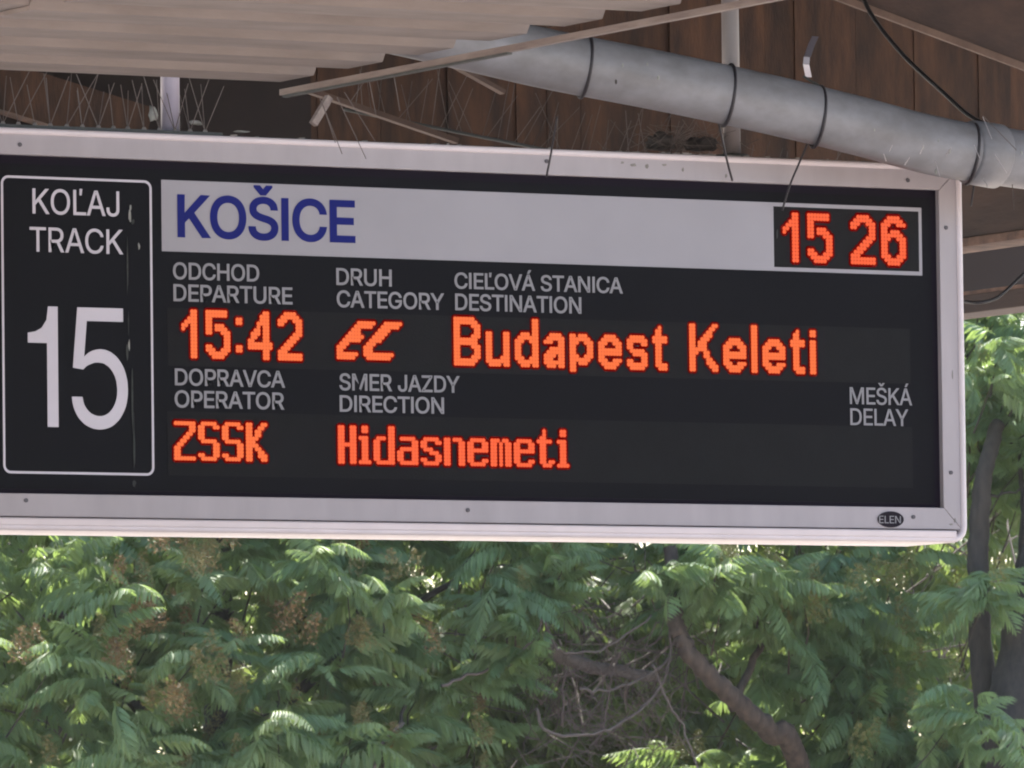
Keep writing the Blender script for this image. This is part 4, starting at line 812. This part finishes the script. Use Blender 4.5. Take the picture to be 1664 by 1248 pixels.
def tree(name, label, trunk, limbs, bark, blobs, ntips, leafm, seedm, nseed, seed, nparts=150, s0=1.0, skip=None, big=(), group='leafy trees behind the board'):
    rg = random.Random(seed)
    root = trunk[0][0]
    t = thing(name, label, 'tree', Vector((root.x, root.y, 0)), group)
    for (pp, r0, r1) in [trunk[1:] if False else (trunk[0], trunk[1], trunk[2])]:
        sp, rr_ = limb(pp, r0, r1, 12); rough_tube('trunk', sp, rr_, M[bark], t, 18, .10, seed)
    for (pp, r0, r1) in limbs:
        sp, rr_ = limb(pp, r0, r1, 9); rough_tube('branch', sp, rr_, M[bark], t, 12, .10, seed + 5)
    tp = tips(blobs, ntips, rg); fr = []
    stems = []
    for c in tp:
        q = project(c)
        if skip and any((q[0] - s[0]) ** 2 / s[2] ** 2 + (q[1] - s[1]) ** 2 / s[3] ** 2 < 1 for s in skip): continue
        rosette(c, rg, rg.randint(6, 10), fr, s0)
        if rg.random() < .6:
            e_ = c + Vector((rg.uniform(-.2, .2), rg.uniform(.1, .4), rg.uniform(-.5, -.2))); stems.append([c, (c + e_) / 2 + Vector((rg.gauss(0, .03), 0, rg.gauss(0, .03))), e_])
    V, Fc = [], []
    for s_ in stems:
        v, f = tube_data(s_, [.003, .0045, .007], 5); n0 = len(V); V += v; Fc += [tuple(n0 + i for i in ff) for ff in f]
    o = mesh_obj('twigs', V, Fc, M[bark], t); o['kind'] = 'stuff'
    # largest leaves in view become parts of their own
    def key(it):
        q = project(Vector(it[1].translation)); vis = (-60 < q[0] < 1724 and 820 < q[1] < 1300) or (1560 < q[0] < 1724 and 480 < q[1] < 1300)
        return (0 if vis else 1, q[2])
    fr.sort(key=key)
    cache = {}
    for vf, mx in fr[:nparts]:
        if id(vf) not in cache: cache[id(vf)] = me_from('leaf', vf, leafm)
        o = bpy.data.objects.new('leaf', cache[id(vf)]); link(o, t); o.matrix_basis = mx
    joined('crown', fr[nparts:], leafm, t)
    cache = {}
    for bi_, (bx_, by_, bn_) in enumerate(big):
        if bi_ % 3 == 1: cache = {}
        sm_ = seedm if (bi_ % 3 == 1 or seedm is not M['seed_tan']) else M['seed_o']
        if bi_ % 3 == 2: cache = {}
        for k in range(bn_):
            vf = rg.choice(PN)
            if id(vf) not in cache: cache[id(vf)] = me_from('flower_cluster', vf, sm_)
            c = P(bx_ + rg.gauss(0, 17), by_ + rg.gauss(0, 14), blobs[0][2] - .92 + rg.uniform(-.1, .2)); o = bpy.data.objects.new('flower_cluster', cache[id(vf)]); link(o, t); o['kind'] = 'stuff'
            o.matrix_basis = Matrix.Translation(c) @ Matrix.Rotation(rg.uniform(0, 6), 4, 'Z') @ Matrix.Rotation(rg.uniform(-.5, .5), 4, 'X') @ Matrix.Scale(rg.uniform(.8, 1.2), 4)
    for k in range(nseed):
        c = rg.choice(tp); q = project(c)
        if skip and any((q[0] - s[0]) ** 2 / s[2] ** 2 + (q[1] - s[1]) ** 2 / s[3] ** 2 < 1 for s in skip): continue
        vf = rg.choice(PN)
        if id(vf) not in cache: cache[id(vf)] = me_from('flower_cluster', vf, seedm)
        o = bpy.data.objects.new('flower_cluster', cache[id(vf)]); link(o, t); o['kind'] = 'stuff'
        o.matrix_basis = Matrix.Translation(c + Vector((0, -.12, .03))) @ Matrix.Rotation(rg.uniform(0, 6), 4, 'Z') @ Matrix.Rotation(rg.uniform(-.5, .5), 4, 'X') @ Matrix.Scale(rg.uniform(.45, 1.0), 4)
    return t
Y1 = 27.0
hole = [(985, 1085, 120, 105)]
tree('sumac_tree', 'blue green tree with orange seed clusters below the left of the board', ([P(250, 1900, Y1 + 1), P(330, 1400, Y1 + 1), P(360, 1000, Y1 + 1), P(340, 600, Y1 + 1)], .12, .04),
     [([P(345, 1300, Y1 + .8), P(180, 1100, Y1 + .4), P(60, 950, Y1 + .2)], .05, .015), ([P(350, 1250, Y1 + .8), P(560, 1060, Y1 + .4), P(760, 930, Y1 + .1)], .05, .015),
      ([P(600, 1300, Y1 - .5), P(640, 1200, Y1 - .5), P(665, 1120, Y1 - .4)], .018, .008)], 'bark',
     [(100, 1150, Y1, 1.0, 1.0, 1.0), (420, 1060, Y1 - .3, 1.1, 1.1, 1.1), (700, 1000, Y1 - .1, .75, .8, .9), (300, 700, Y1 + .8, 1.9, 1.3, 1.2), (-250, 900, Y1 + .5, 1.1, 1.6, 1.2), (620, 1330, Y1 - .2, .8, .6, .8), (240, 1330, Y1 - .2, 1.1, .6, .8), (800, 660, Y1 + .6, 1.1, 1.1, 1.1)],
     400, M['leaf_a'], M['seed_tan'], 210, 21, 230, .84, hole, [(285, 885, 3), (345, 935, 4), (235, 1025, 4), (195, 1085, 3), (370, 1120, 4), (280, 1165, 4), (480, 1030, 3), (590, 1045, 3), (670, 1035, 2), (40, 1060, 2), (640, 930, 2), (420, 900, 2)])
tree('ailanthus_tree', 'green tree with a forked red brown trunk below the right of the board', ([P(1420, 1800, Y1 + .6), P(1300, 1252, Y1 - .6), P(1250, 1190, Y1 - .7), P(1175, 1118, Y1 - .8), P(1120, 1062, Y1 - .8), P(1098, 1010, Y1 - .7), P(1092, 940, Y1 - .5), P(1080, 700, Y1 - .2)], .074, .038),
     [([P(1190, 1150, Y1 - .7), P(1240, 1040, Y1 - .4), P(1300, 880, Y1)], .03, .012)], 'redbark',
     [(1280, 960, Y1 - .2, .85, .55, .8), (1500, 1080, Y1 - .3, .75, .75, .8), (1330, 1090, Y1 + .4, .6, .6, .5), (1130, 925, Y1 - .8, .45, .22, .4), (860, 930, Y1 - .5, .35, .25, .4), (1560, 1280, Y1 - .5, .9, .5, .8), (1300, 650, Y1 + .4, 1.6, 1.0, 1.1), (1180, 1330, Y1 + .2, .7, .4, .5), (1380, 1300, Y1 + .2, .7, .4, .5)],
     260, M['leaf_b'], M['seed_y'], 180, 22, 230, .80, hole + [(1215, 1160, 70, 75)], [(1370, 960, 2), (1450, 950, 3), (1330, 1010, 2), (1480, 1020, 2), (1500, 1190, 3), (1620, 1215, 3), (1400, 1230, 2)])
tree('old_tree', 'tree with two thick dark grey stems at the right edge of the picture', ([P(1650, 1700, Y1 - 1.6), P(1650, 1240, Y1 - 1.6), P(1668, 1050, Y1 - 1.5), P(1705, 850, Y1 - 1.4), P(1740, 500, Y1 - 1.2)], .20, .11),
     [([P(1615, 1230, Y1 - 1.3), P(1596, 1080, Y1 - 1.2), P(1590, 900, Y1 - 1.1), P(1598, 780, Y1 - 1.1), P(1622, 690, Y1 - 1.0)], .085, .045), ([P(1600, 810, Y1 - 1.1), P(1660, 795, Y1 - 1.2)], .012, .006),
      ([P(1650, 990, Y1 - .9), P(1662, 850, Y1 - .8), P(1655, 720, Y1 - .7)], .03, .012)], 'bark',
     [(1640, 600, Y1 - 1.0, .5, .38, .6), (1800, 650, Y1 - 1.0, .6, 1.0, .9), (1640, 700, Y1 + .2, .4, .4, .4), (1520, 480, Y1, .8, .7, .8), (1650, 1235, Y1 - 2.3, .38, .16, .3), (1560, 1150, Y1 - 1.9, .2, .2, .3), (1600, 985, Y1 - 1.6, .13, .13, .2), (1570, 1060, Y1 - 1.7, .16, .14, .2)],
     145, M['leaf_b'], M['seed_y'], 60, 23, 140, .74)
# bare scrub in the gap
bs = thing('dead_shrub', 'tangle of bare grey and reddish twigs in the gap below the board', 'dead shrub', Vector((P(980, 1248, Y1).x, Y1, 0)))
YS = Y1 - .55
def br(px_pts, r0, r1, m='twig', dy=0):
    pp = [P(x_, y_, YS + dy) for x_, y_ in px_pts]; sp, rr_ = limb(pp, r0, r1); tube('branch', sp, rr_, M[m], bs, 7)
br([(720, 1112), (770, 1095), (830, 1070), (868, 1035), (885, 985)], .010, .006)
br([(885, 1005), (905, 1055), (940, 1060), (990, 1050), (1060, 1000)], .008, .006)
br([(870, 1150), (885, 1185), (925, 1195), (990, 1185), (1050, 1145), (1085, 1090), (1090, 1010)], .011, .008)
br([(940, 1118), (985, 1122), (1050, 1100), (1085, 1070)], .009, .007)
br([(915, 1180), (915, 1120), (922, 1090)], .010, .007, 'redtwig')
br([(980, 1190), (990, 1130), (1000, 1080), (1012, 1050)], .007, .004, 'redtwig')
br([(880, 1045), (930, 1075), (1000, 1090), (1060, 1100)], .05, .035, 'twig', .5)
br([(1060, 1080), (1085, 1140), (1110, 1180), (1140, 1260)], .010, .006)
br([(600, 1260), (630, 1200), (655, 1175)], .016, .010)
rgx = random.Random(31); V, Fc = [], []
for k in range(300):
    c = P(rgx.gauss(985, 75), rgx.gauss(1110, 62), YS + rgx.uniform(-.3, .9)); d = Vector((rgx.gauss(0, 1), rgx.gauss(0, .6), rgx.gauss(0, .8))).normalized() * rgx.uniform(.06, .24)
    bend = Vector((rgx.gauss(0, .05), 0, -abs(rgx.gauss(0, .05))))
    v, f = tube_data(smoothpath([c - d, c + bend - d * .2, c + bend * .9 + d * .4, c + d], 3), [.0034, .0032, .003, .0028, .0026, .0024, .0022, .002, .0016, .0012], 4); n0 = len(V); V += v; Fc += [tuple(n0 + i for i in ff) for ff in f]
o = mesh_obj('twigs', V, Fc, M['redtwig'], bs); o['kind'] = 'stuff'
V, Fc = [], []
for k in range(260):
    c = P(rgx.uniform(0, 1664), rgx.uniform(860, 1290), Y1 + rgx.uniform(.6, 1.6)); d = Vector((rgx.gauss(0, 1), rgx.gauss(0, .6), rgx.gauss(0, .8))).normalized() * rgx.uniform(.1, .45)
    v, f = tube_data([c - d, c + Vector((rgx.gauss(0, .03), 0, rgx.gauss(0, .03))), c + d], [.008, .006, .003], 4); n0 = len(V); V += v; Fc += [tuple(n0 + i for i in ff) for ff in f]
o = mesh_obj('undergrowth_twigs', V, Fc, M['twig']); o['kind'] = 'stuff'; o['label'] = 'bare twigs among the leaves under the trees'; o['category'] = 'twigs'
# woodland behind
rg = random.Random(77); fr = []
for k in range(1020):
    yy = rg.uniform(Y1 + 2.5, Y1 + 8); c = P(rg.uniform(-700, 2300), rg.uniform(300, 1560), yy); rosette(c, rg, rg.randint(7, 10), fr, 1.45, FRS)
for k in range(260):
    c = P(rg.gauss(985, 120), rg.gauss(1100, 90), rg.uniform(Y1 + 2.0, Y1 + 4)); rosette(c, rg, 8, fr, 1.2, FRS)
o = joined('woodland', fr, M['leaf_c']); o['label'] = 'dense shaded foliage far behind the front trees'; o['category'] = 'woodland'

# thin haze volume, added to lift the dark tones of the trees
hz = box('added_haze', (-60, CAM.y - 8, -1.0), (75, 62, 14.0), M['ground']); hz.data.materials.clear()
hm = bpy.data.materials.new('added_haze'); hm.use_nodes = True; n = hm.node_tree.nodes; n.remove(n['Principled BSDF'])
pv = n.new('ShaderNodeVolumePrincipled'); pv.inputs['Color'].default_value = (.9, .93, .95, 1); pv.inputs['Density'].default_value = 0.00020
pv.inputs['Anisotropy'].default_value = 0.2
hm.node_tree.links.new(pv.outputs[0], n['Material Output'].inputs['Volume']); hz.data.materials.append(hm); hz['kind'] = 'stuff'
